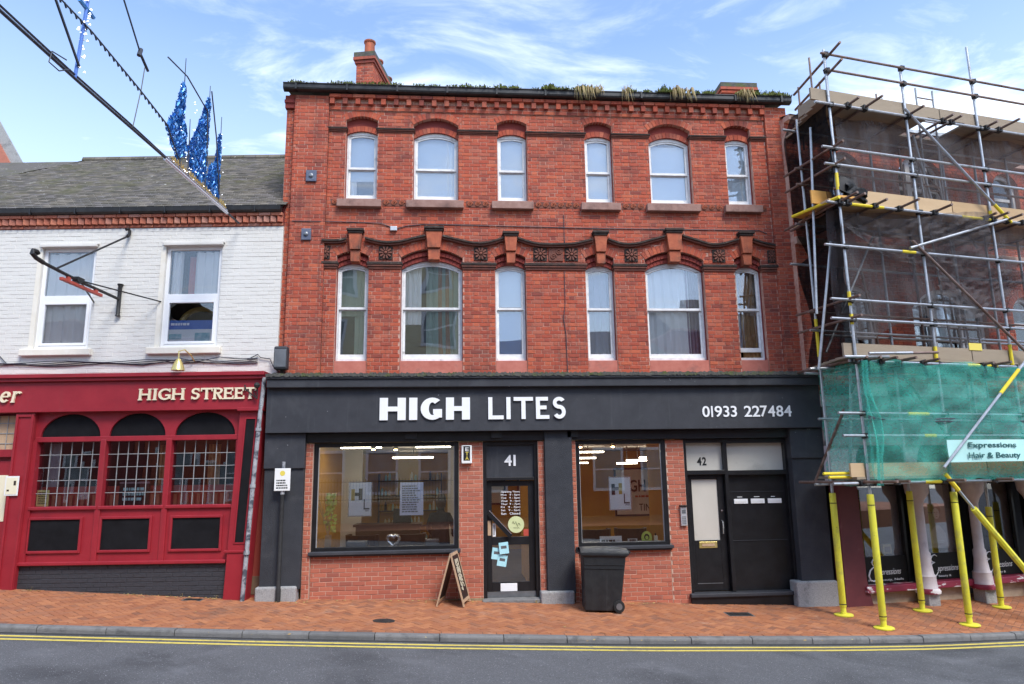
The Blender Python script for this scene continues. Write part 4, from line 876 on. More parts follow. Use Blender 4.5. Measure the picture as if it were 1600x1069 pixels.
def salon_chair(x, y, rz, lab):
    c = empty('salon_chair', (x, y, .03), rz); MB().lathe([(.28, 0), (.28, .02), (.05, .05), (.04, .42)], n=18).build('base', 'silver', c, smooth=True)
    MB().box(-.26, .26, -.25, .25, .42, .54).build('seat', 'leather', c, bevel=.04)
    k = MB(); P = [(.27*math.cos(R(a)), .24*math.sin(R(a))) for a in range(-20, 201, 20)]
    for i in range(len(P)-1): k.add([(P[i][0], P[i][1], .55), (P[i+1][0], P[i+1][1], .55), (P[i+1][0]*1.1, P[i+1][1]*1.1, .98), (P[i][0]*1.1, P[i][1]*1.1, .98), (P[i][0]*1.2, P[i][1]*1.2, .55), (P[i+1][0]*1.2, P[i+1][1]*1.2, .55), (P[i+1][0]*1.3, P[i+1][1]*1.3, .98), (P[i][0]*1.3, P[i][1]*1.3, .98)], [(0,1,2,3),(5,4,7,6),(3,2,6,7),(0,3,7,4),(1,5,6,2)])
    k.build('backrest', 'leather', c); tag(c, lab, 'chair', 'salon chairs'); return c
sh = empty('shelf_unit', (-3.1, 7.85, .03)); tag(sh, 'dark shelf unit full of bottles on the back wall of the salon', 'shelf'); MB().box(-.9, -.87, -.3, 0, 0, 2.2).box(.87, .9, -.3, 0, 0, 2.2).build('side', 'leather', sh)
for k in range(5): MB().box(-.87, .87, -.3, 0, .3+.42*k, .33+.42*k).build('shelf', 'leather', sh)
for k in range(5):
    for j in range(16):
        if random.random() < .8: x_ = -.8+j*.105; h_ = random.uniform(.14, .26); MB().lathe([(.035, 0), (.035, h_*.75), (.015, h_*.85), (.015, h_)], (x_, -.15, .331+.42*k), 8).build('bottle', random.choice(['paper_cream', 'paper', 'letter_black', 'mustard', 'paper_cyan']), sh)
dk_ = empty('reception_desk', (-3.3, 3.4, .03)); tag(dk_, 'dark reception desk standing in the salon behind the large window', 'desk'); MB().box(-.7, .7, -.25, .25, 0, 1.05).build('carcass', 'room_dark', dk_); MB().box(-.75, .75, -.32, .3, 1.05, 1.1).build('worktop', 'leather', dk_); MB().box(.1, .5, -.05, 0, 1.1, 1.42).build('monitor', 'letter_black', dk_)
for x_, z0_, z1_, w_, m2, lab in ((-1.5, 1.2, 2.1, .7, 'portrait_grey', 'large grey framed picture on the salon back wall'), (-.6, 1.3, 2.0, .5, 'paper', 'pale framed picture on the salon back wall')):
    f_ = empty('framed_picture', (x_, 7.95, 0)); tag(f_, lab, 'picture'); MB().box(-w_/2, w_/2, -.03, 0, z0_, z1_).build('frame', 'letter_black', f_); MB().box(-w_/2+.05, w_/2-.05, -.036, -.03, z0_+.05, z1_-.05).build('print', m2, f_)
MB().box(-2.0, -1.1, 5.0, 5.1, .03, 2.8).box(-4.46, -4.0, 4.0, 4.1, .03, 2.8).build('inner_partition', 'paper_grey', main); MB().box(.9, 1.5, 6.5, 6.6, .03, 2.3).build('dark_doorway', 'room_dark', main)
salon_chair(-2.75, 2.1, R(200), 'brown leather salon chair in the middle of the large shop window'); salon_chair(-3.7, 2.0, R(160), 'brown leather salon chair behind the vase in the large shop window')
salon_chair(1.15, 2.2, R(185), 'brown leather salon chair nearer the middle of the small shop window'); salon_chair(1.95, 2.3, R(170), 'brown leather salon chair by the right edge of the small shop window')
# window display
def poster(name, x0, x1, z0, z1, m, lab, y=.05):
    o = MB().box(x0, x1, y, y+.008, z0, z1).build(name, m); tag(o, lab, 'poster'); return o
def hl_poster(x0, z0, lab, c1, c2):
    o = poster('logo_poster', x0, x0+.42, z0, z0+.61, 'paper_grey', lab); y = .0485
    b = MB(); b.box(x0, x0+.42, y-.001, y+.0, z0, z0+.015).box(x0, x0+.42, y-.001, y, z0+.595, z0+.61).box(x0, x0+.015, y-.001, y, z0+.015, z0+.595).box(x0+.405, x0+.42, y-.001, y, z0+.015, z0+.595); b.build('poster_border', 'silver', o)
    MB().box(x0+.05, x0+.115, y-.002, y, z0+.28, z0+.48).build('logo_block', c1, o); MB().box(x0+.115, x0+.185, y-.002, y, z0+.36, z0+.42).build('logo_block', 'letter_black', o); MB().box(x0+.185, x0+.25, y-.002, y, z0+.29, z0+.49).build('logo_block', c2, o)
    MB().box(x0+.275, x0+.295, y-.002, y, z0+.12, z0+.30).box(x0+.295, x0+.38, y-.002, y, z0+.12, z0+.145).build('logo_block', 'letter_black', o); dashes(o, 'letter_black', x0+.3, x0+.38, z0+.085, z0+.11, y-.001, 1)
hl_poster(-3.72, 1.48, 'grey poster with square H and L logo in the large shop window', 'mustard', 'room_dark'); hl_poster(1.035, 1.5, 'grey poster with square H and L logo in the small shop window', 'letter_black', 'mustard')
o = poster('price_list', -2.80, -2.38, 1.485, 2.065, 'paper_blue', 'pale blue price list taped inside the large shop window')
dashes(o, 'grey_metal', -2.76, -2.43, 1.53, 2.02, .049, 12)
v = empty('flower_vase', (-4.08, .17, .90)); tag(v, 'tall wooden vase of yellow green blossom at the left end of the large shop window', 'vase')
MB().prism([(-.05, 0), (.05, 0), (.06, .26), (-.045, .26)], -.05, .05).build('vase', 'vase_wood', v, bevel=.008)
tw = MB(); random.seed(11)
for i in range(14): a = random.uniform(-.22, .1); tw.tube([(0, 0, .2), (a*.4, random.uniform(-.04, .04), .5), (a, random.uniform(-.08, .08), .75+random.uniform(0, .3))], .004, 4)
tw.build('twigs', 'vase_wood', v); fw_ = MB()
for i in range(90):
    z = random.uniform(.32, .98); r_ = .10*(1.1-abs(z-.62)*1.3); x, y = random.uniform(-r_, r_)+.04, random.uniform(-r_, r_); s_ = random.uniform(.025, .05)
    dv = Vector((random.gauss(0, 1), random.gauss(0, 1), random.gauss(0, 1))).normalized(); e = dv.orthogonal().normalized(); g2 = dv.cross(e)
    c0 = Vector((x, y, z)); fw_.add([c0+dv*s_, c0+e*s_, c0-dv*s_, c0-e*s_, c0+g2*s_*.5], [(0, 1, 4), (1, 2, 4), (2, 3, 4), (3, 0, 4)])
fw_.build('blossom', 'flower', v)
hrt = MB(); P = [(.11*16*math.sin(t)**3/16, 0, .11*(13*math.cos(t)-5*math.cos(2*t)-2*math.cos(3*t)-math.cos(4*t))/16) for t in [6.283*i/30 for i in range(31)]]
hrt.tube(P, .028, 8, False); o = hrt.build('heart_wreath', 'silver'); o.location = (-2.92, .22, 1.04); tag(o, 'silver heart-shaped wreath on the sill of the large shop window', 'wreath')
for i, (x0, x1, z1, m2, lab) in enumerate(((-3.75, -3.4, 1.04, 'grey_metal', 'grey display block at the left of the window bed beside the vase'), (-2.35, -2.1, 1.05, 'grey_metal', 'grey display block at the right of the window bed under the price list'))):
    o = MB().box(x0, x1, .12, .36, .902, z1).build('display_block', m2, bevel=.01); tag(o, lab, 'display block')
for x0, x1, z0, z1, lab in ((.84, 1.25, .885, 1.04, 'white card with large text behind the wheelie bin lid in the small window'), (1.36, 1.54, .885, .985, 'small white card in the middle of the small window sill')):
    o = MB().box(x0, x1, .09, .1, z0, z1).build('window_card', 'paper'); tag(o, lab, 'card'); dashes(o, 'letter_black', x0+.03, x1-.03, z0+.04, z0+.11, .0895, 1)
o = MB().lathe([(.10, .08), (.10, .09)], (0, 0, 0), 28, 'y').build('lime_sign', 'lime'); o.location = (1.715, .0, 1.0); o.scale = (1, 1, 1.15); tag(o, 'round lime green sign with a dark head outline on the small window sill', 'sign')
MB().lathe([(.05, .077), (.05, .079)], (0, 0, .01), 18, 'y').build('sign_print', 'letter_black', o); MB().lathe([(.03, .074), (.03, .0765)], (0, 0, .0), 16, 'y').build('sign_face', 'lime', o); 
o = MB().box(1.86, 1.93, .1, .16, .885, 1.03).build('product_bottle', 'paper_cream', bevel=.012); MB().lathe([(.015, 1.03), (.015, 1.07)], (1.895, .13, 0), 8).build('cap', 'letter_black', o); tag(o, 'cream product bottle at the right end of the small window sill', 'bottle')
# a person in black inside, seen from behind through the large window
def person(loc, rz, lab):
    root = empty('person', loc, rz); tag(root, lab, 'person')
    V = [(0,0,.92,.17,.12),(0,.01,1.12,.16,.11),(0,.02,1.32,.19,.12),(0,.0,1.45,.10,.08),(0,-.02,1.52,.055,.055),(0,-.03,1.60,.07,.08),(0,-.03,1.70,.075,.09),(0,-.02,1.77,.04,.05)]
    edges = [(i, i+1) for i in range(7)]
    def chain(start, pts):
        p = start
        for q in pts: V.append(q); edges.append((p, len(V)-1)); p = len(V)-1
    for s_ in (-1, 1):
        chain(2, [(s_*.17, .02, 1.40, .065, .065), (s_*.25, .0, 1.18, .05, .05), (s_*.20, -.20, 1.02, .04, .04), (s_*.13, -.36, 1.05, .032, .025), (s_*.11, -.43, 1.05, .022, .018)])
        chain(0, [(s_*.10, .0, .82, .095, .095), (s_*.11, -.02, .48, .065, .065), (s_*.11, .02, .10, .045, .045), (s_*.12, -.10, .05, .045, .035), (s_*.12, -.18, .04, .035, .025)])
    me = bpy.data.meshes.new('body'); me.from_pydata([v[:3] for v in V], edges, []); o = bpy.data.objects.new('body', me); COL.objects.link(o); o.parent = root
    o.modifiers.new('skin', 'SKIN'); 
    for i, sv_ in enumerate(me.skin_vertices[0].data): sv_.radius = V[i][3:5]; sv_.use_root = (i == 0)
    sb = o.modifiers.new('sub', 'SUBSURF'); sb.levels = 1; sb.render_levels = 2; me.materials.append(MATS['black_cloth'])
    hm = MB(); hm.lathe([(.02, 1.50), (.085, 1.56), (.10, 1.66), (.095, 1.74), (.06, 1.80), (.01, 1.815)], (0, -.015, 0), 16); hm.build('hair', 'hair', root, smooth=True)
    fm = MB(); fm.lathe([(.01, 1.545), (.055, 1.57), (.072, 1.64), (.072, 1.70), (.05, 1.76)], (0, -.055, 0), 14); fm.box(-.012, .012, -.145, -.12, 1.63, 1.67); fm.build('face', 'skin', root, smooth=True)
    return root
person((-2.08, .72, .03), R(165), 'person in black clothes standing inside behind the right end of the large window')
# ------------------------------------------------------------------ things on the pavement before the salon
bn = empty('wheelie_bin', (0, 0, 0)); tag(bn, 'black plastic wheelie bin standing in front of the small shop window', 'wheelie bin')
Z0 = zg(.7, -.7); bn.location = (.70, -.68, Z0); bn.rotation_euler = (0, math.atan(.03), R(-4)); bn.scale = (.93, .95, 1)
b = MB(); W0, W1 = .25, .29
def ring(x0, x1, w, z): return [(x0, -w, z), (x1, -w, z), (x1, w, z), (x0, w, z)]
R0 = ring(-.355, .29, W0, .02); R1 = ring(-.36, .30, W0+.01, .2); R2 = ring(-.39, .38, W1, .90); R3 = ring(-.42, .41, W1+.03, .905); R4 = ring(-.42, .41, W1+.03, .945)
vs = R0+R1+R2+R3+R4; b.add(vs, [(3, 2, 1, 0)]+[(r*4+k, r*4+(k+1) % 4, (r+1)*4+(k+1) % 4, (r+1)*4+k) for r in range(4) for k in range(4)]+[(16, 17, 18, 19)]); b.build('body', 'bin_plastic', bn, bevel=.02)
b = MB(); b.sheet(lambda u, v: (-.44+.87*u, -.325+.65*v, .955+.085*math.sin(math.pi*min(1, max(0, v)))**.6*(.55+.45*math.sin(math.pi*min(1, .15+u*.75)))), 14, 10); b.box(-.44, .43, -.325, .325, .925, .956)
b.build('lid', 'bin_plastic', bn, smooth=True); h = MB(); h.tube([(.36, -.25, .93), (.46, -.25, .97), (.46, .25, .97), (.36, .25, .93)], .017, 8); h.build('handle', 'bin_plastic', bn); h = MB(); h.tube([(-.43, -.2, .95), (-.47, -.18, .935), (-.47, .18, .935), (-.43, .2, .95)], .012, 6); h.build('lid_grip', 'bin_plastic', bn)
for y in (-.30, .26):
    w = MB().lathe([(.07, y), (.10, y+.005), (.10, y+.04), (.07, y+.045)], (.25, 0, .10), 20, 'y').build('wheel', 'rubber', bn, smooth=True); MB().lathe([(.055, y-.006), (.055, y+.05), ], (.25, 0, .10), 16, 'y').build('hub', 'grey_metal', w)
MB().tube([(.25, -.29, .1), (.25, .29, .1)], .012, 8).build('axle', 'grey_metal', bn); r_ = MB()
for z in (.70, .76): r_.box(-.37, .34, -W1-.004, -W1+.02, z, z+.012)
r_.build('side_rib', 'bin_plastic', bn); MB().box(-.37, -.352, -.2, -.02, .55, .75).build('label', 'paper', bn)
ab = empty('pavement_sign', (-1.83, -.40, zg(-1.83, -.4)), R(-12)); tag(ab, 'wooden A-frame pavement sign with black boards standing open beside door 41', 'sign')
for s_ in (-1, 1):
    le = empty('board_leaf', (0, 0, .86), parent=ab); le.rotation_euler = (0, s_*math.atan(.235/.86), 0)
    q = MB(); q.box(-.012, .012, -.27, -.235, -.885, 0); q.box(-.012, .012, .235, .27, -.885, 0); q.box(-.012, .012, -.235, .235, -.05, 0); q.box(-.012, .012, -.235, .235, -.83, -.78); q.build('frame', 'board_wood', le)
    MB().box(-.006, .006, -.235, .235, -.78, -.05).build('chalkboard', 'letter_black', le)
    q = dashes(le, 'paper_cream', -.30, .30, -.12, .14, 0, 4, 'chalk_marks'); q.location = (-s_*.0075, 0, -.42); q.rotation_euler = (0, R(90), R(90 if s_ < 0 else -90))
MB().tube([(0, -.25, .86), (0, .25, .86)], .012, 6).build('hinge', 'grey_metal', ab)
sg = empty('parking_sign', (-4.80, -.30, zg(-4.8, -.3))); tag(sg, 'small white parking sign on a dark post before the left charcoal pier', 'sign')
zt = 2.38-zg(-4.8, -.3)
MB().lathe([(.045, -.05), (.045, .2), (.038, .22), (.035, 1.80)], n=12).build('post', 'cast_iron', sg, smooth=True); MB().lathe([(.04, 1.78), (.04, 1.9)], n=12).build('post_cap', 'old_pipe', sg)
zz = 1.96-zg(-4.8, -.3); MB().lathe([(.03, 1.80), (.03, zz+.5)], n=10).build('upper_post', 'old_pipe', sg)
pl_ = MB().box(-.135, .135, -.055, -.04, zz, zz+.385).build('plate', 'sign_white', sg, bevel=.006)
MB().lathe([(.045, -.0565), (.045, -.055)], (0, 0, zz+.30), 16, 'y').build('symbol', 'sign_yellow', pl_)
dashes(pl_, 'letter_black', -.10, .10, zz+.03, zz+.20, -.0555, 4)
MB().box(-.05, .05, -.045, .04, zz+.04, zz+.07).box(-.05, .05, -.045, .04, zz+.32, zz+.35).build('clip', 'grey_metal', sg)
MB().box(-5.5, -5.08, .06, .12, -.1, 3.95).build('party_infill', 'brick_dark', main)
# ------------------------------------------------------------------ the white pub with the red front (local frame: x along the wall, y into the house)
pub = at_frame(empty('pub_building'), OL, TL); tag(pub, 'white painted brick pub with a slate grey roof and a crimson shopfront', 'building')
PW = [(-4.53, -3.52), (-2.20, -1.14)]; pops = [(a, b, 4.575, 6.535, 0, 0) for a, b in PW]
b = MB(); backing(b, -7.5, 0, 3.9, 6.92, pops, .0045, .22); b.build('wall_mortar', 'white_wall', pub)
WONE = {'n': 0}; wm_ = MB()
bricks(pub, 'white_brick', -5.6, -.005, 3.9, 6.90, 0, .1, pops, 'stretcher', sink=wm_, single=WONE, cap=150, J=.004); bricks(pub, 'white_brick', -7.5, -5.6, 3.9, 6.90, 0, .1, (), 'stretcher', sink=wm_, J=.004)
tag(wm_.build('painted_brick_field', 'white_brick', pub), None, kind='stuff')
# eaves: red brick string courses and dogtooth
e = MB(); bricks(pub, 'pub_dentil', -7.5, 0, 6.905, 6.965, -.02, .15, (), 'stretcher', sink=e, pitch=.06); bricks(pub, 'pub_dentil', -7.5, 0, 7.085, 7.15, -.10, .25, (), 'stretcher', sink=e, pitch=.065); tag(e.build('string_course', 'pub_dentil', pub), None, kind='stuff')
MB().box(-7.5, 0, .0, .2, 6.9, 7.3).build('eaves_backing', 'brick_dark', pub)
dg = MB().prism([(-.05, -.055), (.05, -.055), (.05, .055), (-.05, .055)], -.08, .1).mesh('dogtooth_brick', 'pub_dentil')
for i in range(57): put(dg, 'dogtooth_brick', pub, (-.08-i*.1305, 0, 7.025), (0, 0, R(28)))
g = MB(); sec = [(-.05, 7.15), (-.12, 7.15), (-.17, 7.18), (-.18, 7.26), (-.05, 7.26)]
g.add([(xx, a, b_) for xx in (-7.6, -.02) for a, b_ in sec], [(4, 3, 2, 1, 0), (5, 6, 7, 8, 9)]+[(k, (k+1) % 5, (k+1) % 5+5, k+5) for k in range(5)]); g.build('gutter', 'black_gutter', pub, fix=True)
gb = MB().box(-.012, .012, -.185, -.04, -.07, .05).mesh('gutter_bracket', 'black_gutter')
for i in range(9): put(gb, 'gutter_bracket', pub, (-.5-i*.85, 0, 7.21))
# tiled roof: eaves (d -.12, z 7.29) to ridge (d 3.2, z 9.83)
sl = Vector((0, 3.32, 2.54)); SLn = sl.length; sd_ = sl.normalized(); nn = Vector((0, -sd_.z, sd_.y))
base = Vector((0, -.12, 7.275))
rb = MB(); rb.add([(-9.5, -.1, 7.25), (.0, -.1, 7.25), (.0, 3.2, 9.79), (-9.5, 3.2, 9.79)], [(0, 1, 2, 3)]); rb.add([(0, 3.2, 9.79), (-9.5, 3.2, 9.79), (-9.5, 6.6, 7.2), (0, 6.6, 7.2)], [(0, 1, 2, 3)]); proof = rb.build('roof', 'roof_tile', pub)
tile = MB(); tw_, th_ = .165, .20
tile.add([(-tw_/2+.002, 0, .004), (tw_/2-.002, 0, .004), (tw_/2-.002, 0, .018), (-tw_/2+.002, 0, .018), (-tw_/2+.002, th_, -.004), (tw_/2-.002, th_, -.004), (tw_/2-.002, th_, .006), (-tw_/2+.002, th_, .006)], [(0, 1, 2, 3), (3, 2, 6, 7), (0, 3, 7, 4), (1, 5, 6, 2)])
tme = tile.mesh('roof_tile', 'roof_tile'); tmass = MB(); gauge = .115; nrow = int(SLn/gauge); cnt = 0
rot = Matrix(((1, 0, 0), (0, sd_.y, nn.y), (0, sd_.z, nn.z)))
for r in range(nrow+1):
    p0 = base+sd_*(r*gauge); x = -.02-(tw_/2 if r % 2 else 0)
    while x > -9.4:
        # stop at the valley on the left
        if x < -5.87-(1-r/nrow)*2.6: break
        lift = random.uniform(0, .004); pp_ = Vector((x, p0.y, p0.z))+nn*lift
        if cnt < 300 and x > -5.6:
            o = put(tme, 'roof_tile', proof); o.matrix_local = Matrix.Translation(pp_) @ (rot @ Matrix.Rotation(random.gauss(0, .012), 3, 'Z')).to_4x4(); cnt += 1
        else: tmass.add([pp_+rot @ Vector(v) for v in tile.v], tile.f)
        x -= tw_
tag(tmass.build('roof_tile_field', 'roof_tile', proof), None, kind='stuff')
rd = MB()
for i in range(20): rd.tube([(-.0-i*.3, 3.2, 9.80), (-.29-i*.3, 3.2, 9.80)], .10, 8)
rd.build('ridge_tiles', 'roof_tile', proof)
# slope that turns away beyond the valley
v_ = MB(); A_ = (-5.87, 3.2, 9.84); Bv = (-8.45, -.12, 7.29); Cc = (-9.6, 4.6, 9.45); v_.sheet(lambda u, v: tuple((1-v)*(A_[k]*(1-u)+Bv[k]*u)+v*(A_[k]*(1-u)+Cc[k]*u)+(.015*random.random() if k == 2 else 0) for k in range(3)), 24, 12); v_.add([Bv, (-10.5, -.12, 7.29), Cc], [(0, 1, 2)]); v_.build('side_slope', 'roof_moss', proof)
# upper windows
def upvc(x0, x1, z0, z1, zm, cloth):
    w = MB(); F = .065; y = .05
    w.box(x0, x0+F, y, y+.07, z0, z1); w.box(x1-F, x1, y, y+.07, z0, z1); w.box(x0+F, x1-F, y, y+.07, z0, z0+F); w.box(x0+F, x1-F, y, y+.07, z1-F, z1); w.box(x0+F, x1-F, y-.005, y+.07, zm-.07, zm+.05)
    o = w.build('window', 'upvc', pub, bevel=.006); lo = MB(); a, c = x0+F, x1-F; lo.box(a, a+.05, y-.012, y+.05, z0+F, zm-.07); lo.box(c-.05, c, y-.012, y+.05, z0+F, zm-.07); lo.box(a+.05, c-.05, y-.012, y+.05, z0+F, z0+F+.05); lo.box(a+.05, c-.05, y-.012, y+.05, zm-.12, zm-.07); lo.build('lower_sash', 'upvc', o, bevel=.005)
    pane('pane', 'glass_pub', o, a, c, zm+.05, z1-F, y+.03); pane('pane', 'glass_pub', o, a+.045, c-.045, z0+F+.045, zm-.115, y+.02)
    MB().box(x0-.03, x1+.03, -.075, .1, z1, z1+.045).box(x0-.06, x1+.05, -.05, .1, z1+.045, z1+.075).build('drip_head', 'white_wall', o, bevel=.006)
    MB().box(x0-.20, x1+.10, -.085, .08, z0-.135, z0-.012).build('sill', 'cream_paint', o, bevel=.012)
    r2 = MB(); r2.box(x0-.085, x0-.001, -.012, .08, z0, z1); r2.build('painted_reveal', 'cream_paint', o)
    for (m2, u0, u1, zz0, zz1, yy, am, wv) in cloth: wavy('curtain', m2, o, x0+.07+(x1-x0-.14)*u0, x0+.07+(x1-x0-.14)*u1, zz0, zz1, y+yy, am, wv)
    return o
upvc(*PW[0], 4.585, 6.53, 5.555, [('net_curtain', 0, 1, 4.66, 6.45, .085, .02, 4)]); w2 = upvc(*PW[1], 4.585, 6.53, 5.555, [('net_curtain', 0, .22, 5.5, 6.45, .09, .02, 2), ('net_curtain', .48, 1, 5.5, 6.45, .09, .02, 3), ('sign_red', .3, .46, 5.5, 6.4, .22, .01, 1)])
bx = empty('appliance_box', (-1.70, .24, 4.65), parent=None); bx.location = lw_(OL, TL, -1.70, .23, 4.65); bx.rotation_euler = (0, 0, TL); tag(bx, 'blue and white printed carton standing inside the right-hand pub window', 'box')
MB().box(-.42, .42, -.12, .12, 0, .30).build('carton', 'box_white', bx); MB().box(-.421, .421, -.123, -.119, .29, .46).box(-.42, .42, -.119, .12, .30, .46).build('blue_band', 'blue_box', bx); dashes(bx, 'letter_white', -.36, .05, .35, .43, -.124, 1); MB().box(.1, .38, -.1235, -.12, .05, .22).box(-.38, -.15, -.1235, -.12, .1, .2).build('box_picture', 'box_art', bx)
ar = MB(); P = arc_pts(0, .0, .40, .32, 10, 170, 14); ar.tube([(p[0], 0, p[1]) for p in P], .05, 8); o = ar.build('yellow_cushion', 'mustard'); o.location = lw_(OL, TL, -1.66, .5, 5.1); o.rotation_euler = (0, 0, TL); tag(o, 'arched mustard yellow cushion behind the carton in the right-hand pub window', 'cushion')
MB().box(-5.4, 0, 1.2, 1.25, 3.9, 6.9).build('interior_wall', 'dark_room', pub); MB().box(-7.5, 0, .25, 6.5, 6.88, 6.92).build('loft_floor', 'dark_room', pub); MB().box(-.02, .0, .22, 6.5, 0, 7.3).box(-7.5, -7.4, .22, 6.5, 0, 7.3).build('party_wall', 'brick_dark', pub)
# cables along the wall
c = MB(); random.seed(5)
for k in range(4):
    z0 = 4.27+.02*k; P = [(-7+i*.35, -.02-.008*k, z0+.02*math.sin(i*1.3+k)-.006*i*(k == 1)*0+(.05 if i == 14+k else 0)) for i in range(20)]; c.tube(P, .009, 5)
c.tube([(-5.3, -.02, 4.55), (-5.1, -.02, 4.45), (-4.95, -.03, 4.31), (-4.6, -.03, 4.30)], .009, 5); c.tube([(-.55, -.03, 4.32), (-.35, -.03, 4.42), (-.3, -.03, 4.36), (-.12, -.03, 4.33), (-.05, -.08, 4.2), (.1, -.15, 4.05)], .01, 5); c.build('cable_bundle', 'cable_dark', pub)
s_ = empty('brass_spotlight', lw_(OL, TL, -1.63, -.34, 4.10), TL); tag(s_, 'brass swan-neck spotlight above the crimson fascia lettering', 'lamp')
n_ = MB(); n_.tube([(.12, .33, .2), (.11, .18, .30), (.05, .05, .38), (-.02, -.02, .34), (-.01, -.03, .18)], .012, 8); n_.build('arm', 'brass', s_); MB().lathe([(.03, .2), (.055, .16), (.10, .06), (.115, -.01), (.10, -.01)], (-.01, -.03, 0), 16).build('shade', 'brass', s_, smooth=True)
# crimson ground floor
f = MB(); f.box(-7.5, -.09, -.40, -.0, 3.99, 4.06); f.box(-7.5, -.10, -.36, -.0, 3.93, 3.99); f.build('fascia_cornice', 'pub_red', pub, bevel=.008)
fb = MB().box(-7.5, -.11, -.30, 0, 3.39, 3.93).build('fascia', 'pub_red', pub, bevel=.005); MB().box(-.56, -.11, -.33, -.02, 3.36, 3.42).build('fascia_bracket', 'pub_red', pub, bevel=.006)
SC = 1/5.926*.01125
def Xs(p): return -2.346+(p-145)*SC
for ch, a, e, sh in (('H',150,272,.18),('I',282,330,.16),('G',338,455,.16),('H',462,585,.12),('S',650,725,.08),('T',735,845,.08),('R',850,940,.05),('E',948,1045,.03),('E',1050,1145,.02),('T',1150,1250,0)):
    gl = MB(); glyph(gl, ch, 0, 0, (e-a)*SC, .205, .042, .030, .03, .014, sh*.2); gl.build('letter', 'letter_cream', fb).location = (Xs(a), -.302, 3.572)
for ch, x, w in (('e', -4.80, .17), ('r', -4.60, .17)):
    gl = MB(); glyph(gl, ch, 0, 0, w, .20, .045, .032, .03, .012 if ch == 'r' else 0, .18); gl.build('letter', 'letter_cream', fb).location = (x, -.302, 3.565)
# pilasters
def pilaster(pts, y, ins, name='pilaster'):
    p = MB().prism(pts, y, 0).build(name, 'pub_red', pub, bevel=.008)
    if ins:
        MB().prism(ins, y-.004, y+.02).build('inset_panel', 'pub_black', p); n = len(ins); mid = (sum(q[0] for q in ins)/n, sum(q[1] for q in ins)/n)
        o_ = [(q[0]+(.022 if q[0] > mid[0] else -.022), q[1]+(.022 if q[1] > mid[1] else -.022)) for q in ins]; fr = MB()
        for i in range(n): fr.prism([ins[i], ins[(i+1) % n], o_[(i+1) % n], o_[i]], y-.014-.001*i, y+.01)
        fr.build('panel_moulding', 'pub_red', p)
    return p
pilaster([(-.66, .05), (-.275, .05), (-.13, 3.39), (-.535, 3.39)], -.25, [(-.50, 1.10), (-.345, 1.10), (-.248, 3.22), (-.415, 3.22)]); MB().box(-.675, -.255, -.27, -.2, .93, .97).build('pilaster_band', 'pub_red', pub, bevel=.006)
pilaster([(-4.54, .2), (-4.24, .2), (-4.18, 3.39), (-4.52, 3.39)], -.25, None)
m_ = MB(); m_.prism([(-4.52, .2), (-4.48, .2), (-4.46, 3.36), (-4.50, 3.36)], -.275, -.249); m_.prism([(-4.29, .2), (-4.245, .2), (-4.185, 3.36), (-4.23, 3.36)], -.275, -.249); m_.box(-4.46, -4.235, -.274, -.249, 3.31, 3.355); m_.build('pilaster_moulding', 'pub_red', pub, bevel=.006)
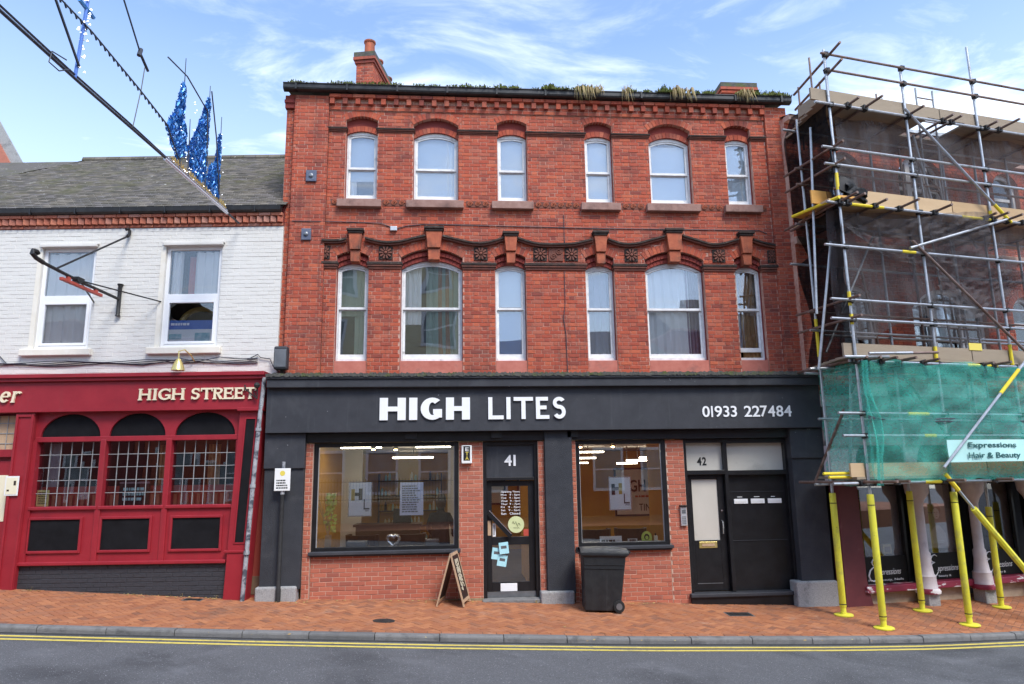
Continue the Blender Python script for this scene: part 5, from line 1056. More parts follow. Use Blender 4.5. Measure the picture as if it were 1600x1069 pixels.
# window bays
BAY = [(-4.13, -3.00), (-2.91, -1.84), (-1.74, -.60)]
sp = MB()          # spandrel over the arches
x = -4.2
for i, (a, e) in enumerate(BAY):
    xc, hw = (a+e)/2, (e-a)/2-.035; n = 18
    arcp = [(xc+hw*math.cos(R(180-180*k/n)), 2.96+.40*math.sin(R(180*k/n))) for k in range(n+1)]
    nx = BAY[i+1][0]-.045 if i < 2 else -.52; px = x
    sp.prism([(px, 2.90), (arcp[0][0], 2.90), (arcp[0][0], 3.39), (px, 3.39)], -.165, 0)
    for k in range(n): sp.prism([arcp[k], arcp[k+1], (arcp[k+1][0], 3.39), (arcp[k][0], 3.39)], -.165, 0)
    x = arcp[-1][0]
    ap = MB(); ap.prism([(xc-hw-.0, 2.93)]+[(q[0], q[1]+.01) for q in arcp]+[(xc+hw, 2.93)], -.125, -.05); ap.build('arch_panel', 'pub_black', pub)
    wf = MB(); wf.box(a-.05, e+.05, -.19, -.02, 2.865, 2.955); 
    w = wf.build('bay_window', 'pub_red', pub, bevel=.008)
    MB().box(a-.03, e+.03, -.215, -.02, 1.685, 1.745).build('sill', 'pub_red', w, bevel=.012)
    nx_, nz = 6, 5; dx = (e-a)/nx_; dz = (2.865-1.745)/nz; lead = MB(); y = -.085
    for k in range(1, nx_): lead.box(a+k*dx-.0055, a+k*dx+.0055, y-.008, y+.008, 1.745, 2.865)
    for k in range(1, nz): lead.box(a, e, y-.0085, y+.0085, 1.745+k*dz-.0055, 1.745+k*dz+.0055)
    lead.build('lead_cames', 'lead_came', w)
    pm_ = MB().box(-dx/2+.004, dx/2-.004, 0, .004, -dz/2+.004, dz/2-.004).mesh('pane', 'glass_pub')
    for k in range(nx_):
        for j in range(nz): put(pm_, 'pane', w, (a+(k+.5)*dx, y, 1.745+(j+.5)*dz), (random.gauss(0, .006), 0, random.gauss(0, .006)))
    # panel below
    p = MB().box(a-.06, e+.06, -.17, 0, .80, 1.69).build('stall_panel', 'pub_red', pub, bevel=.006); ix0, ix1 = a+.13+.06*(i == 0)*0, e-.16
    if i == 0: ix0, ix1 = -4.13+.02, -3.24
    elif i == 1: ix0, ix1 = -2.86, -2.03
    else: ix0, ix1 = -1.63, -.80
    MB().box(ix0, ix1, -.175, -.15, 1.0, 1.52).build('inset_panel', 'pub_black', p); t_ = MB(); q = .045
    t_.box(ix0-q, ix0, -.20, -.16, 1.0-q, 1.52+q); t_.box(ix1, ix1+q, -.20, -.16, 1.0-q, 1.52+q); t_.box(ix0, ix1, -.202, -.16, 1.52, 1.52+q); t_.box(ix0, ix1, -.202, -.16, 1.0-q, 1.0); t_.build('panel_moulding', 'pub_red', p, bevel=.008)
sp.prism([(x, 2.90), (-.5, 2.90), (-.5, 3.39), (x, 3.39)], -.165, 0); sp.build('spandrel', 'pub_red', pub)
for xm in (-2.955, -1.79): MB().box(xm-.05, xm+.05, -.20, -.02, .80, 2.90).build('mullion', 'pub_red', pub, bevel=.012)
MB().box(-4.24, -4.125, -.20, -.02, .8, 2.9).build('jamb', 'pub_red', pub); MB().box(-.605, -.5, -.18, -.02, .8, 2.9).build('jamb', 'pub_red', pub)
MB().box(-4.30, -.66, -.23, -.02, .755, .815).build('base_moulding', 'pub_red', pub, bevel=.012)
mo_ = MB().box(-4.28, -.62, -.155, .0, .0, .76).build('base_mortar', 'pub_brick_black', pub); bricks(pub, 'pub_brick_black', -4.27, -.63, .08, .755, -.162, .1, (), 'stretcher', sink=wm_, single={'n': 0}, cap=1000)
# entrance at the left edge of the picture
MB().box(-5.5, -4.54, -.02, .02, .25, 3.39).build('lobby_back', 'pub_red', pub); d = MB().box(-5.45, -4.6, -.07, -.02, .4, 2.55).build('door', 'pub_red', pub, bevel=.01); MB().box(-5.2, -4.66, -.078, -.069, 1.5, 2.3).build('menu_poster', 'paper_cream', d)
t_ = MB().box(-5.45, -4.57, -.09, -.03, 2.75, 3.35).build('fanlight', 'board_wood', pub); l_ = MB()
for k in range(6): l_.box(-5.4+k*.16, -5.388+k*.16, -.1, -.088, 2.75, 3.35)
for k in range(3): l_.box(-5.45, -4.57, -.1005, -.088, 2.85+k*.18, 2.862+k*.18)
l_.build('lead_cames', 'lead_came', t_); MB().box(-5.45, -4.55, -.13, -.02, 2.62, 2.75).build('door_head', 'pub_red', pub)
n_ = MB().box(-4.555, -4.315, -.285, -.276, 1.945, 2.28).build('menu_frame', 'sign_white', bevel=.004); at_frame(n_, OL, TL); tag(n_, 'small cream menu in a white frame on the left crimson pilaster', 'notice'); MB().box(-4.53, -4.34, -.288, -.284, 1.97, 2.255).build('menu_sheet', 'paper_cream', n_); MB().box(-4.40, -4.36, -.2895, -.2875, 2.12, 2.20).box(-4.51, -4.47, -.2895, -.2875, 2.02, 2.05).build('menu_print', 'leather', n_)
n_ = MB().box(-4.115, -3.90, -.075, -.068, 1.75, 2.03).build('yellow_notice', 'paper_yellow'); at_frame(n_, OL, TL); tag(n_, 'yellow notice in the bottom left corner of the leaded pub window', 'notice')
dashes(n_, 'letter_black', -4.09, -3.93, 1.78, 2.0, -.0755, 7)
# what shows behind the leaded glass
MB().box(-7.4, -.05, 2.2, 2.25, .2, 3.4).build('bar_wall', 'dark_room', pub); MB().box(-7.4, -.05, .03, 2.2, .2, .5).build('bar_floor', 'room_floor', pub); MB().box(-7.4, -.05, .03, 2.2, 3.39, 3.42).build('bar_ceiling', 'dark_room', pub)
se = MB().box(-4.12, -.6, .03, .09, .5, 2.08).build('reflection_panel', 'reflected_red', pub); k_ = MB()  # red panel and slats stand in for a red reflection in the panes
for k in range(34): k_.box(-4.10+k*.103, -4.045+k*.103, .005, .031, 1.5, 1.93)
k_.build('reflection_slats', 'reflected_red_slat', se)
for x0, z1 in ((-4.10, 2.85), (-2.1, 2.8), (-1.2, 2.8)): wavy('curtain', 'curtain_grey' if x0 < -3 else 'curtain_ochre', pub, x0, x0+.22, 1.9, z1, .12, .02, 3)
sg2 = empty('promotional_sign', lw_(OL, TL, -2.42, -.03, 1.95), TL); tag(sg2, 'dark promotional board with pink edge inside the middle leaded window', 'sign'); MB().box(-.27, .27, 0, .02, -.2, .2).build('board', 'letter_black', sg2); MB().box(-.27, .27, -.004, 0, .17, .2).build('top_edge', 'mauve_cloth', sg2); dashes(sg2, 'paper_cyan', -.2, .2, -.14, .12, -.002, 3)
# drainpipe, ball lamp bracket
dp = MB(); dp.tube([(-.10, -.33, 3.95), (-.155, -.31, 3.3), (-.22, -.31, 2.0), (-.30, -.31, .12)], .038, 10); dpo = dp.build('drainpipe', 'old_pipe', pub, smooth=True)
for z, x in ((3.0, -.17), (2.02, -.22), (.9, -.267)): MB().lathe([(.05, z), (.05, z+.06)], (x, -.31, 0), 12).build('pipe_collar', 'old_pipe', dpo)
k = empty('ball_finial', lw_(OL, TL, -.22, -.33, 3.66), TL); tag(k, 'small dark iron scroll bracket with a ball end on the crimson fascia corner', 'bracket'); MB().lathe([(.005, .135), (.04, .12), (.055, .08), (.04, .04), (.005, .025)], (.02, -.08, .06), 14).build('ball', 'cast_iron', k, smooth=True); s2 = MB(); s2.tube([(.02, -.05, .1), (.02, -.04, -.1), (-.1, -.02, .0), (-.2, -.02, .08), (-.22, -.02, .16)], .012, 6); s2.tube([(.02, -.04, -.1), (-.06, -.03, .03), (.02, -.04, .06)], .01, 6); s2.build('scroll', 'cast_iron', k)
# hanging sign bracket over the street
br = empty('sign_bracket', lw_(OL, TL, -2.99, 0, 5.5), TL); tag(br, 'black wrought iron bracket projecting over the pavement from the white wall', 'bracket')
w = MB(); w.lathe([(.05, -.32), (.035, -.29), (.035, .24), (.055, .29)], (0, -.04, 0), 10); w.build('wall_post', 'black_iron', br, smooth=True)
w = MB(); w.tube([(0, -.04, .0), (0, -1.34, .01), (0, -2.2, .05)], .028, 8); w.tube([(0, -2.2, .05), (0, -2.38, .075), (0, -2.48, .12), (0, -2.46, .17), (0, -2.38, .18), (0, -2.34, .15)], .035, 8); w.build('arm', 'black_iron', br, smooth=True)
w = MB(); w.tube([(0, -1.90, .04), (.08, -.1, 1.20)], .017, 6); w.tube([(.08, -.1, 1.20), (.085, -.04, 1.26), (.08, -.03, 1.34), (.06, -.06, 1.37), (.05, -.1, 1.34)], .03, 6); w.build('upper_stay', 'black_iron', br)
w = MB(); w.tube([(0, -1.30, .02), (.77, -.0, -.05)], .014, 6); w.tube([(0, -1.25, .02), (-.49, 0, -.04)], .014, 6); w.build('side_stay', 'black_iron', br); MB().box(-.05, .05, -1.38, -1.2, -.02, .06).build('boss', 'black_iron', br)
hs = empty('hanging_bar', lw_(OL, TL, -2.99, -1.18, 5.42), TL); tag(hs, 'flat red bar hanging below the black iron bracket arm', 'sign'); MB().box(-.03, .03, -.57, .57, -.02, .03).build('bar', 'sign_red', hs, bevel=.006); MB().box(-.02, .02, -.42, -.34, .03, .1).box(-.02, .02, .36, .44, .03, .09).build('hanger', 'sign_red', hs)
# gable beyond the pub roof
gb_ = at_frame(empty('neighbour_gable'), OL, TL); tag(gb_, 'orange brick gable wall rising behind the pub roof at the left edge', 'building'); g = MB(); g.prism([(-15, 6), (-8.5, 6), (-8.5, 8.7), (-12, 14.3), (-15, 14.3)], 6.2, 6.5); g.build('wall', 'pub_dentil', gb_); g = MB(); g.bar((-8.4, 6.3, 8.6), (-12.1, 6.3, 14.53), .5, .06, (0, 1, 0)); g.build('coping', 'granite', gb_)
# ------------------------------------------------------------------ building behind the scaffold (local frame: scaffold front at y 0, wall at y 1.6)
WY = 1.6
rb_ = at_frame(empty('scaffolded_building'), OR, TR); tag(rb_, 'red brick building behind scaffolding with a black beauty shop front below', 'building')
rops = [(1.28, 2.10, 4.2, 5.55, .30, .15), (3.05, 5.03, 4.2, 5.45, .46, .2), (1.28, 2.10, 7.2, 8.45, .28, .15), (3.10, 4.30, 7.2, 8.45, .42, .15), (5.75, 6.5, 7.2, 8.45, .28, .15), (5.8, 6.6, 4.2, 5.55, .3, .15)]
lo_ = [rops[0], rops[1], rops[5]]; up_ = [rops[2], rops[3], rops[4]]
b = MB(); backing(b, .3, 9, 3.5, 7.0, lo_, WY+.008, WY+.2); backing(b, .3, 9, 7.0, 9.3, up_, WY+.008, WY+.2); b.build('wall_mortar', 'mortar_red', rb_)
b = MB(); bricks(rb_, 'brick_red', .3, 8.0, 3.6, 9.3, WY, .1, rops, sink=b); 
for o in rops: voussoirs(b, o, WY, .1, .01)
tag(b.build('brick_field', 'brick_red', rb_), None, kind='stuff')
b = MB(); b.box(.3, 9, WY-.10, WY+.02, 8.86, 8.97); b.box(.3, 9, WY-.06, WY+.02, 6.6, 6.75); b.box(.3, 9, WY-.16, WY+.02, 9.2, 9.32); b.build('stone_band', 'stone_band', rb_, bevel=.01)
for o in rops:
    x0, x1, zb, zs, rise, t = o; w = MB(); y = WY+.1; F = .07
    w.box(x0, x0+F, y, y+.08, zb, zs); w.box(x1-F, x1, y, y+.08, zb, zs); w.box(x0+F, x1-F, y, y+.08, zb, zb+.09); w.box(x0+F, x1-F, y+.01, y+.07, zs-.35, zs-.28)
    n = 12; xs = [x0+(x1-x0)*i/n for i in range(n+1)]; w.quadstrip([(x_, arcz(o, x_)-.09) for x_ in xs], [(x_, arcz(o, x_)+.03) for x_ in xs], y-.001, y+.08)
    if x1-x0 > 1: 
        for f_ in (.3, .7): w.box(x0+(x1-x0)*f_-.06, x0+(x1-x0)*f_+.06, y-.01, y+.08, zb, zs+rise*.7)
    wo = w.build('window', 'white_timber', rb_); pane('pane', 'glass_upper', wo, x0+.05, x1-.05, zb+.05, lambda x_: arcz(o, x_)-.07, y+.04)
    bl = MB(); bl.box(x0+.06, x1-.06, y+.15, y+.16, zs-.25, zs+rise-.1)
    for k in range(5): bl.box(x0+.06, x1-.06, y+.12, y+.15, zs-.25+.09*k, zs-.2+.09*k)
    bl.build('blind', 'net_curtain', wo); MB().box(x0-.08, x1+.08, WY-.09, WY+.1, zb-.12, zb).build('sill', 'stone_band', wo)
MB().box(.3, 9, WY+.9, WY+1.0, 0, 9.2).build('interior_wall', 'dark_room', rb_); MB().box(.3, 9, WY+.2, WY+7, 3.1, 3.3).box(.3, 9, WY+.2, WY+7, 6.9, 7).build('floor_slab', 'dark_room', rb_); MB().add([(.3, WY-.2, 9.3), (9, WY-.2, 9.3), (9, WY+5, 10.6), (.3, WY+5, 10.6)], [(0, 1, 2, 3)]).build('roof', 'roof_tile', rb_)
# shopfront
b = MB(); b.box(.4, 9, WY-.34, WY, 3.35, 3.55); b.box(.45, 9, WY-.28, WY, 2.62, 3.35); b.build('fascia', 'portrait_grey', rb_); MB().box(1.0, 1.9, WY-.30, WY-.279, 3.66-.1, 3.80).box(2.5, 4.4, WY-.30, WY-.279, 3.64-.1, 3.82).build('paint_patch', 'box_white', rb_)
MB().box(.45, 9, WY-.2, WY, 1.95, 2.7).build('arch_board', 'lilac_column', rb_)
for x0, x1 in ((1.05, 2.25), (2.5, 3.6), (3.95, 5.1)):
    n = 12; xc, hw = (x0+x1)/2, (x1-x0)/2; MB().prism([(x0, 1.95)]+[(xc+hw*math.cos(R(180-180*k/n)), 2.3+.48*math.sin(R(180*k/n))) for k in range(n+1)]+[(x1, 1.95)], WY-.21, WY-.1).build('arch_panel', 'room_dark', rb_)
MB().prism([(.50, -.35), (1.12, -.35), (1.06, -.1), (1.0, .2), (.99, 1.95), (.55, 1.95)], WY-.24, WY).build('pier', 'maroon', rb_, bevel=.01)
for i, (x0, x1) in enumerate(((1.0, 2.12), (2.38, 3.42), (3.75, 4.9), (5.2, 6.4))):
    w = MB(); w.box(x0, x0+.05, WY-.12, WY-.02, .08, 1.95); w.box(x1-.05, x1, WY-.12, WY-.02, .08, 1.95); w.box(x0+.05, x1-.05, WY-.12, WY-.02, 1.86, 1.95); wo = w.build('shop_window', 'black_paint', rb_)
    pane('pane', 'glass_shop', wo, x0+.04, x1-.04, .1, 1.88, WY-.08); v = MB().box(x0+.05, x1-.05, WY-.098, WY-.085, .10, .575).build('vinyl_panel', 'vinyl_black', wo); X0 = x0+.12
    # flourished capital and the rest of the word
    e_ = MB(); P = [(.30, .40), (.25, .43), (.18, .41), (.14, .35), (.17, .30), (.24, .29), (.17, .27), (.09, .21), (.05, .12), (.08, .04), (.16, .02), (.25, .06), (.30, .12)]; e_.tube([(X0+p[0], WY-.104, .12+p[1]) for p in P], [.006, .008, .012, .014, .012, .007, .01, .014, .016, .014, .012, .009, .005], 6); e_.build('script_capital', 'letter_white', v)
    put(font_mesh('xpressions', 'script_text', 'letter_white', X0+.28, min(x1-.1, X0+.80), .21, .345, .002, -.004, .45), 'script_text', v, (0, WY-.0985, 0)); put(font_mesh('Hair, Beauty, Nails' if i == 0 else 'beauty &', 'strap_line', 'letter_white', X0+.04 if i == 0 else X0+.3, min(x1-.1, X0+(.84 if i == 0 else .6)), .125, .175, .002, -.006), 'strap_line', v, (0, WY-.0985, 0))
    s_ = MB(); s_.prism([(x0-.06, -.03), (x1+.06, -.03), (x1+.06, .09), (x0-.06, .09)], WY-.30, WY-.02); s_.build('sill', 'plum_sill', wo, bevel=.015); MB().box(x0-.05, x1+.05, WY-.14, WY-.02, -.4, -.028).build('stall_base', 'sandstone', wo)
def column(x, y):
    c = MB(); c.lathe([(.19, -.06), (.20, -.02), (.17, .02), (.16, .2), (.165, .22), (.135, .26), (.11, .45), (.115, .62), (.09, .66), (.085, 1.5), (.12, 1.6), (.2, 1.72), (.22, 1.95)], (x, y, 0), 20); o = c.build('column', 'lilac_column', rb_, smooth=True); MB().lathe([(.21, -.08), (.22, -.03), (.2, .01)], (x, y, 0), 20).build('column_base', 'plum_sill', o, smooth=True); MB().box(x-.13, x+.13, y-.13, y+.13, -.5, -.08).build('column_block', 'granite', o, bevel=.01)
column(2.24, 1.25); column(3.58, 1.25); column(5.06, 1.25)
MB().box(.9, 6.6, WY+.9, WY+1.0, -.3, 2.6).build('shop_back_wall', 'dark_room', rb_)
po = at_frame(empty('portrait_poster'), OR, TR); tag(po, 'tall grey fashion portrait poster with a red-haired head hanging in the beauty shop window', 'poster'); y = WY+.25
MB().box(3.0, 3.52, y, y+.01, .62, 1.92).build('sheet', 'portrait_grey', po); h = MB(); h.lathe([(.13, y-.003), (.13, y-.001)], (3.27, 0, 1.36), 20, 'y'); h.build('hair', 'portrait_hair', po).scale = (1, 1, 1); h = MB(); h.lathe([(.085, y-.006), (.085, y-.004)], (0, 0, 0), 20, 'y'); o = h.build('face', 'portrait_pale', po); o.location = (3.275, 0, 1.285); o.scale = (1, 1, 1.25)
MB().prism([(3.05, .64), (3.5, .64), (3.46, .9), (3.33, 1.05), (3.22, 1.05), (3.08, .92)], y-.004, y-.002).build('shoulders', 'portrait_pale', po)
ft = MB(); ft.box(3.235, 3.26, y-.008, y-.0065, 1.30, 1.312); ft.box(3.29, 3.315, y-.008, y-.0065, 1.30, 1.312); ft.box(3.255, 3.295, y-.008, y-.0065, 1.215, 1.23); ft.box(3.268, 3.28, y-.008, y-.0065, 1.25, 1.29); ft.build('features', 'portrait_hair', po)
put(font_mesh('JOICO', 'poster_text', 'letter_white', 3.12, 3.40, .70, .77, .001), 'poster_text', po, (0, y-.005, 0))
for i, (x0, w_, h_, lab) in enumerate(((1.15, .16, .3, 'gold picture easel behind the first beauty shop pane'), (1.75, .2, .18, 'cream product carton behind the first beauty shop pane'))):
    o = at_frame(MB().box(x0, x0+w_, WY+.1, WY+.16, .58, .58+h_).build('shop_display', 'mustard' if i == 0 else 'paper_cream', bevel=.01), OR, TR); tag(o, lab, 'display'); MB().box(x0+.03, x0+w_-.03, WY+.095, WY+.1, .62, .54+h_).build('display_face', 'portrait_grey', o)

# ------------------------------------------------------------------ scaffolding
sc = at_frame(empty('scaffolding'), OR, TR); tag(sc, 'steel tube scaffolding with timber decks and yellow padded feet on the pavement', 'scaffolding')
TRD = .0245
def gnd_at(s_, d_): X, Y, _ = lw_(OR, TR, s_, d_); return zg(X, Y)
def tb(name, pts, r=TRD, m='galvanised', n=8): return MB().tube(pts, r, n).build(name, m, sc, smooth=True)
STD = [(0, 0, 9.80), (1.74, 0, 9.72), (3.50, 0, 10.45), (5.25, 0, 9.9), (0, .87, 8.85), (1.68, .87, 8.7), (3.5, .87, 8.75), (5.25, .87, 8.8)]
for i, (s_, d_, zt) in enumerate(STD):
    z0 = gnd_at(s_, d_); st = tb('standard', [(s_, d_, z0+.02), (s_, d_, zt)])
    top = 1.78 if i not in (6, 7) else 1.45
    MB().lathe([(.052, z0+.14), (.056, z0+.15), (.056, top-.02), (.052, top)], (s_, d_, 0), 12).build('sleeve', 'yellow_sleeve', st, smooth=True); MB().lathe([(.046, z0+.03), (.046, z0+.14)], (s_, d_, 0), 12).build('lower_sleeve', 'yellow_sleeve', st, smooth=True)
    MB().lathe([(.0565, z0+.18), (.0575, z0+.185), (.0575, z0+.19), (.0565, z0+.195)], (s_, d_, 0), 12).build('sleeve_band', 'rubber', st); MB().lathe([(.0565, top-.18), (.0575, top-.175), (.0575, top-.17), (.0565, top-.165)], (s_, d_, 0), 12).build('sleeve_band', 'rubber', st)
    bp = MB(); bp.lathe([(.155, 0), (.155, .018), (.14, .028), (.06, .03)], n=16); o = bp.build('base_plate', 'yellow_sleeve', st, smooth=True); o.location = (s_, d_, z0+.002)
for (s_, d_, a, e) in ((0, 0, 7.06, 7.38), (0, 0, 4.95, 5.2), (0, 0, 4.62, 4.8), (1.74, 0, 3.95, 4.3), (3.5, 0, 3.95, 4.4), (3.5, 0, 6.8, 7.0), (0, .87, 4.2, 4.9)): tb('yellow_section', [(s_, d_, a), (s_, d_, e)], .0295, 'yellow_tape')
E5 = 5.9
for z, s0, s1 in ((9.68, -.12, E5), (9.36, -.05, E5), (8.68, -.36, E5), (7.83, -.30, E5), (7.51, -.28, E5), (6.79, -.32, E5), (6.0, -.45, E5), (5.04, -.44, E5), (4.70, -.47, E5), (3.98, -.2, E5), (3.1, -.52, E5), (2.73, -.47, E5), (1.96, -.75, E5)):
    if z in (9.68, 9.36): tb('guardrail', [(s0, -.055, z), (s1, -.055, z)], .022, 'rust_tube')
    else: tb('ledger', [(s0, -.055, z), (s1, -.055, z)])
for z, s0, s1 in ((8.63, -.3, E5), (6.74, -.2, E5), (5.94, -.4, E5), (4.62, .2, E5), (3.9, -.3, E5), (1.93, -.3, E5)): tb('ledger', [(s0, .925, z), (s1, .925, z)])
for z, s0, s1, m2 in ((6.79, .1, .9, 'yellow_tape'), (6.79, 2.7, 3.4, 'yellow_tape'), (3.98, 2.35, 3.05, 'yellow_tape'), (6.0, 1.2, 1.5, 'yellow_tape'), (3.1, .9, 1.35, 'yellow_tape'), (1.96, 1.1, 1.55, 'yellow_tape'), (2.73, 1.2, 1.45, 'yellow_tape')): tb('yellow_section', [(s0, -.055, z), (s1, -.055, z)], .0295, m2)
# braces
for a, e, m2 in (((1.62, -.10, 8.80), (3.86, -.10, 6.76), 'galvanised'), ((1.42, -.10, 6.20), (4.35, -.10, 3.75), 'rust_tube'), ((1.35, -.10, 6.06), (3.9, -.10, 6.86), 'galvanised'), ((1.20, -.37, 2.19), (3.6, -.37, 4.26), 'galvanised'), ((-.02, .5, 8.5), (-.28, .5, 4.9), 'galvanised'), ((.0, .3, 6.2), (-.35, .5, 3.9), 'galvanised'), ((2.3, .4, 8.6), (2.75, .5, 6.9), 'galvanised'), ((1.62, .92, 3.0), (1.2, .92, 5.9), 'rust_tube')): tb('brace', [a, e], TRD, m2)
tb('brace', [(1.5, -.12, 2.06), (2.12, -.12, 1.37)], TRD, 'galvanised'); tb('brace_sleeve', [(2.0, -.12, 1.50), (3.6, -.12, -.25)], .055, 'yellow_sleeve'); tb('brace_sleeve', [(1.48, -.12, 2.08), (1.72, -.12, 1.81)], .04, 'yellow_tape'); tb('yellow_section', [(3.5, -.10, 7.09), (3.86, -.10, 6.76)], .031, 'yellow_tape')
tb('yellow_section', [(2.65, -.37, 3.441), (3.15, -.37, 3.872)], .031, 'yellow_tape')
for a, e, m2 in (((.9, .9, 4.1), (.75, .9, 8.6), 'galvanised'), ((2.55, .95, 4.1), (2.5, .95, 8.6), 'rust_tube'), ((4.4, .9, 4.1), (4.4, .9, 8.6), 'galvanised'), ((.2, .92, 4.3), (1.6, .92, 6.7), 'galvanised'), ((4.2, .92, 6.6), (2.8, .92, 8.5), 'rust_tube'), ((3.3, .9, 2.1), (1.9, .9, 3.9), 'rust_tube'), ((.1, .5, 2.1), (.05, .2, 3.9), 'galvanised'), ((-.05, 1.2, 2.0), (.1, .0, 3.9), 'rust_tube')): tb('brace', [a, e], .024, m2)
for z in (7.83, 7.51, 5.04, 4.70, 3.1): tb('inner_rail', [(-.2, .80, z-.03), (E5, .80, z-.05)], .024, 'rust_tube' if z > 5 else 'galvanised')
# end frame rails across the scaffold
for z, s_ in ((9.70, -.05), (9.37, -.05)): tb('end_rail', [(s_+.06, -.40, z), (s_+.45, 1.35, z)], .024, 'rust_tube')
for s_, d_, z0, z1 in ((.35, 1.15, 8.4, 9.75), (.15, .55, 8.5, 10.0), (1.2, 1.5, 8.7, 10.2), (2.45, 1.3, 8.7, 10.0), (2.2, 1.5, 8.7, 9.7)): tb('end_post', [(s_, d_, z0), (s_, d_, z1)], .018, 'rust_tube')
tb('end_rail', [(2.2, 1.5, 9.5), (2.5, 1.2, 9.85)], .012, 'rust_tube'); tb('end_rail', [(2.2, 1.5, 9.1), (2.5, 1.2, 9.45)], .012, 'rust_tube')
for z in (7.85, 7.52, 5.06, 4.72): tb('end_rail', [(-.06, -.30, z), (-.06, 1.3, z)], .024, 'rust_tube')
# transoms and couplers
cm = MB(); cm.box(-.05, .05, -.05, .05, -.045, .045); cm.box(-.065, .065, -.02, .02, -.03, .03); cme = cm.mesh('coupler', 'cast_iron')
DECK = {8.74: (.35, .72, 1.74, 2.55, 2.75, 3.62, 3.95, 5.2), 6.85: (-.05, .12, .70, 1.25, 2.05, 3.25, 3.45, 3.8, 4.2, 5.2), 4.03: (-.1, .15, .45, .8, 1.35, 2.7, 2.95, 4.3, 5.2), 2.015: (-.2, .1, .5, 1.5, 2.6, 3.6, 4.6)}
for z, xs in DECK.items():
    for s_ in xs:
        e_ = -.28-.22*random.random(); tb('transom', [(s_, e_, z-.03), (s_+random.uniform(-.03, .03), 1.45, z-.05)], TRD, 'rust_tube'); put(cme, 'coupler', sc, (s_, -.06, z-.045), (0, R(random.uniform(-20, 20)), 0))
for s_ in (0, 1.74, 3.5, 5.25):
    for z in (9.68, 9.36, 8.68, 7.83, 7.51, 6.79, 6.0, 5.04, 4.70, 3.98, 3.1, 2.73, 1.96): put(cme, 'coupler', sc, (s_, -.03, z), (0, R(random.uniform(-15, 15)), R(random.uniform(-15, 15))), (.85, .9, .9))
# decks and toe boards
for z, m2 in ((8.74, 'timber_grey'), (6.85, 'timber'), (4.03, 'timber_grey'), (2.015, 'timber_grey')):
    for k in range(6):
        d0 = .02+.232*k; x = -.22+.30*d0
        while x < E5:
            x1 = min(E5+.2, x+3.9-(.8 if k % 2 else 0)*(x < 0)); jz = random.uniform(0, .006)
            segs = [(x, x1)]
            if z == 8.74 and k in (0, 1, 2): segs = [(a_, b_) for a_, b_ in free(x, x1, [(2.30, 3.18)])]
            for a_, b_ in segs: MB().box(a_+.01, b_-.01, d0, d0+.225, z+jz, z+.038+jz).build('deck_plank', m2, sc)
            x = x1
    for (x, x1) in ((-.35 if z > 8 else (.25 if z > 6 else (-.2 if z > 3 else -.01)), 2.6), (2.62, E5)):
        MB().box(x, x1, .0+.032, .0+.072, z+.045, z+.27).build('toe_board', m2 if z != 2.015 else 'timber', sc)
MB().box(-.10, -.06, .08, .7, 8.79, 9.0).build('end_toe_board', 'timber_grey', sc); MB().box(-.30, -.02, .033, .07, 2.06, 2.285).build('end_toe_board', 'timber', sc)
b = MB(); b.add([(-.10, -.12, 6.87), (.25, -.12, 6.87), (.4, 1.0, 6.87), (-.22, .95, 6.87), (-.10, -.12, 6.91), (.25, -.12, 6.91), (.4, 1.0, 6.91), (-.22, .95, 6.91)], [(3, 2, 1, 0), (4, 5, 6, 7), (0, 1, 5, 4), (1, 2, 6, 5), (2, 3, 7, 6), (3, 0, 4, 7)]); b.build('ply_sheet', 'orange_board', sc); MB().box(-.32, .12, .3, .33, 6.9, 7.15).build('ply_upstand', 'orange_board', sc)
tb('yellow_section', [(-.28, .9, 6.86), (-.12, -.14, 6.86)], .03, 'yellow_tape')
for z, s0, s1 in ((2.12, -.75, -.05), (2.06, -.65, .1)): tb('end_tube', [(s0, .15, z), (s1, .15, z)], TRD, 'yellow_tape')
for k, (s_, d_) in enumerate(((-.15, -.1), (.05, .1), (.3, -.15), (.9, -.1))): tb('loose_tube', [(s_-.35, d_-.2, 4.0+.03*k), (s_+.5, d_-.25, 4.02+.035*k)], TRD, 'rust_tube' if k % 2 else 'galvanised')
tb('loose_tube', [(-.45, .6, 3.93), (.1, .5, 3.95)], TRD, 'galvanised'); MB().box(2.55, 2.85, .02, .03, 4.27, 4.40).build('warning_tag', 'sign_yellow', sc)
def ladder(s0, d0, z0, s1, d1, z1, w, lab):
    l = at_frame(empty('ladder'), OR, TR); tag(l, lab, 'ladder', 'scaffold ladders')
    for e_ in (0, w): MB().tube([(s0+e_, d0, z0), (s1+e_, d1, z1)], .02, 6).build('rail', 'galvanised', l)
    n = int((z1-z0)/.42)
    for k in range(n): t = (k+.6)/n; MB().tube([(s0+(s1-s0)*t, d0+(d1-d0)*t, z0+(z1-z0)*t), (s0+(s1-s0)*t+w, d0+(d1-d0)*t, z0+(z1-z0)*t+.0)], .014, 6).build('rung', 'rust_tube', l)
ladder(3.25, .75, 2.05, 2.87, .45, 4.95, .48, 'aluminium ladder behind the green netting'); ladder(2.95, .7, 4.07, 2.35, .4, 7.75, .45, 'aluminium ladder between the two middle decks of the scaffold'); ladder(2.9, .8, 6.9, 2.45, .35, 9.6, .42, 'aluminium ladder rising through the hatch of the top deck')
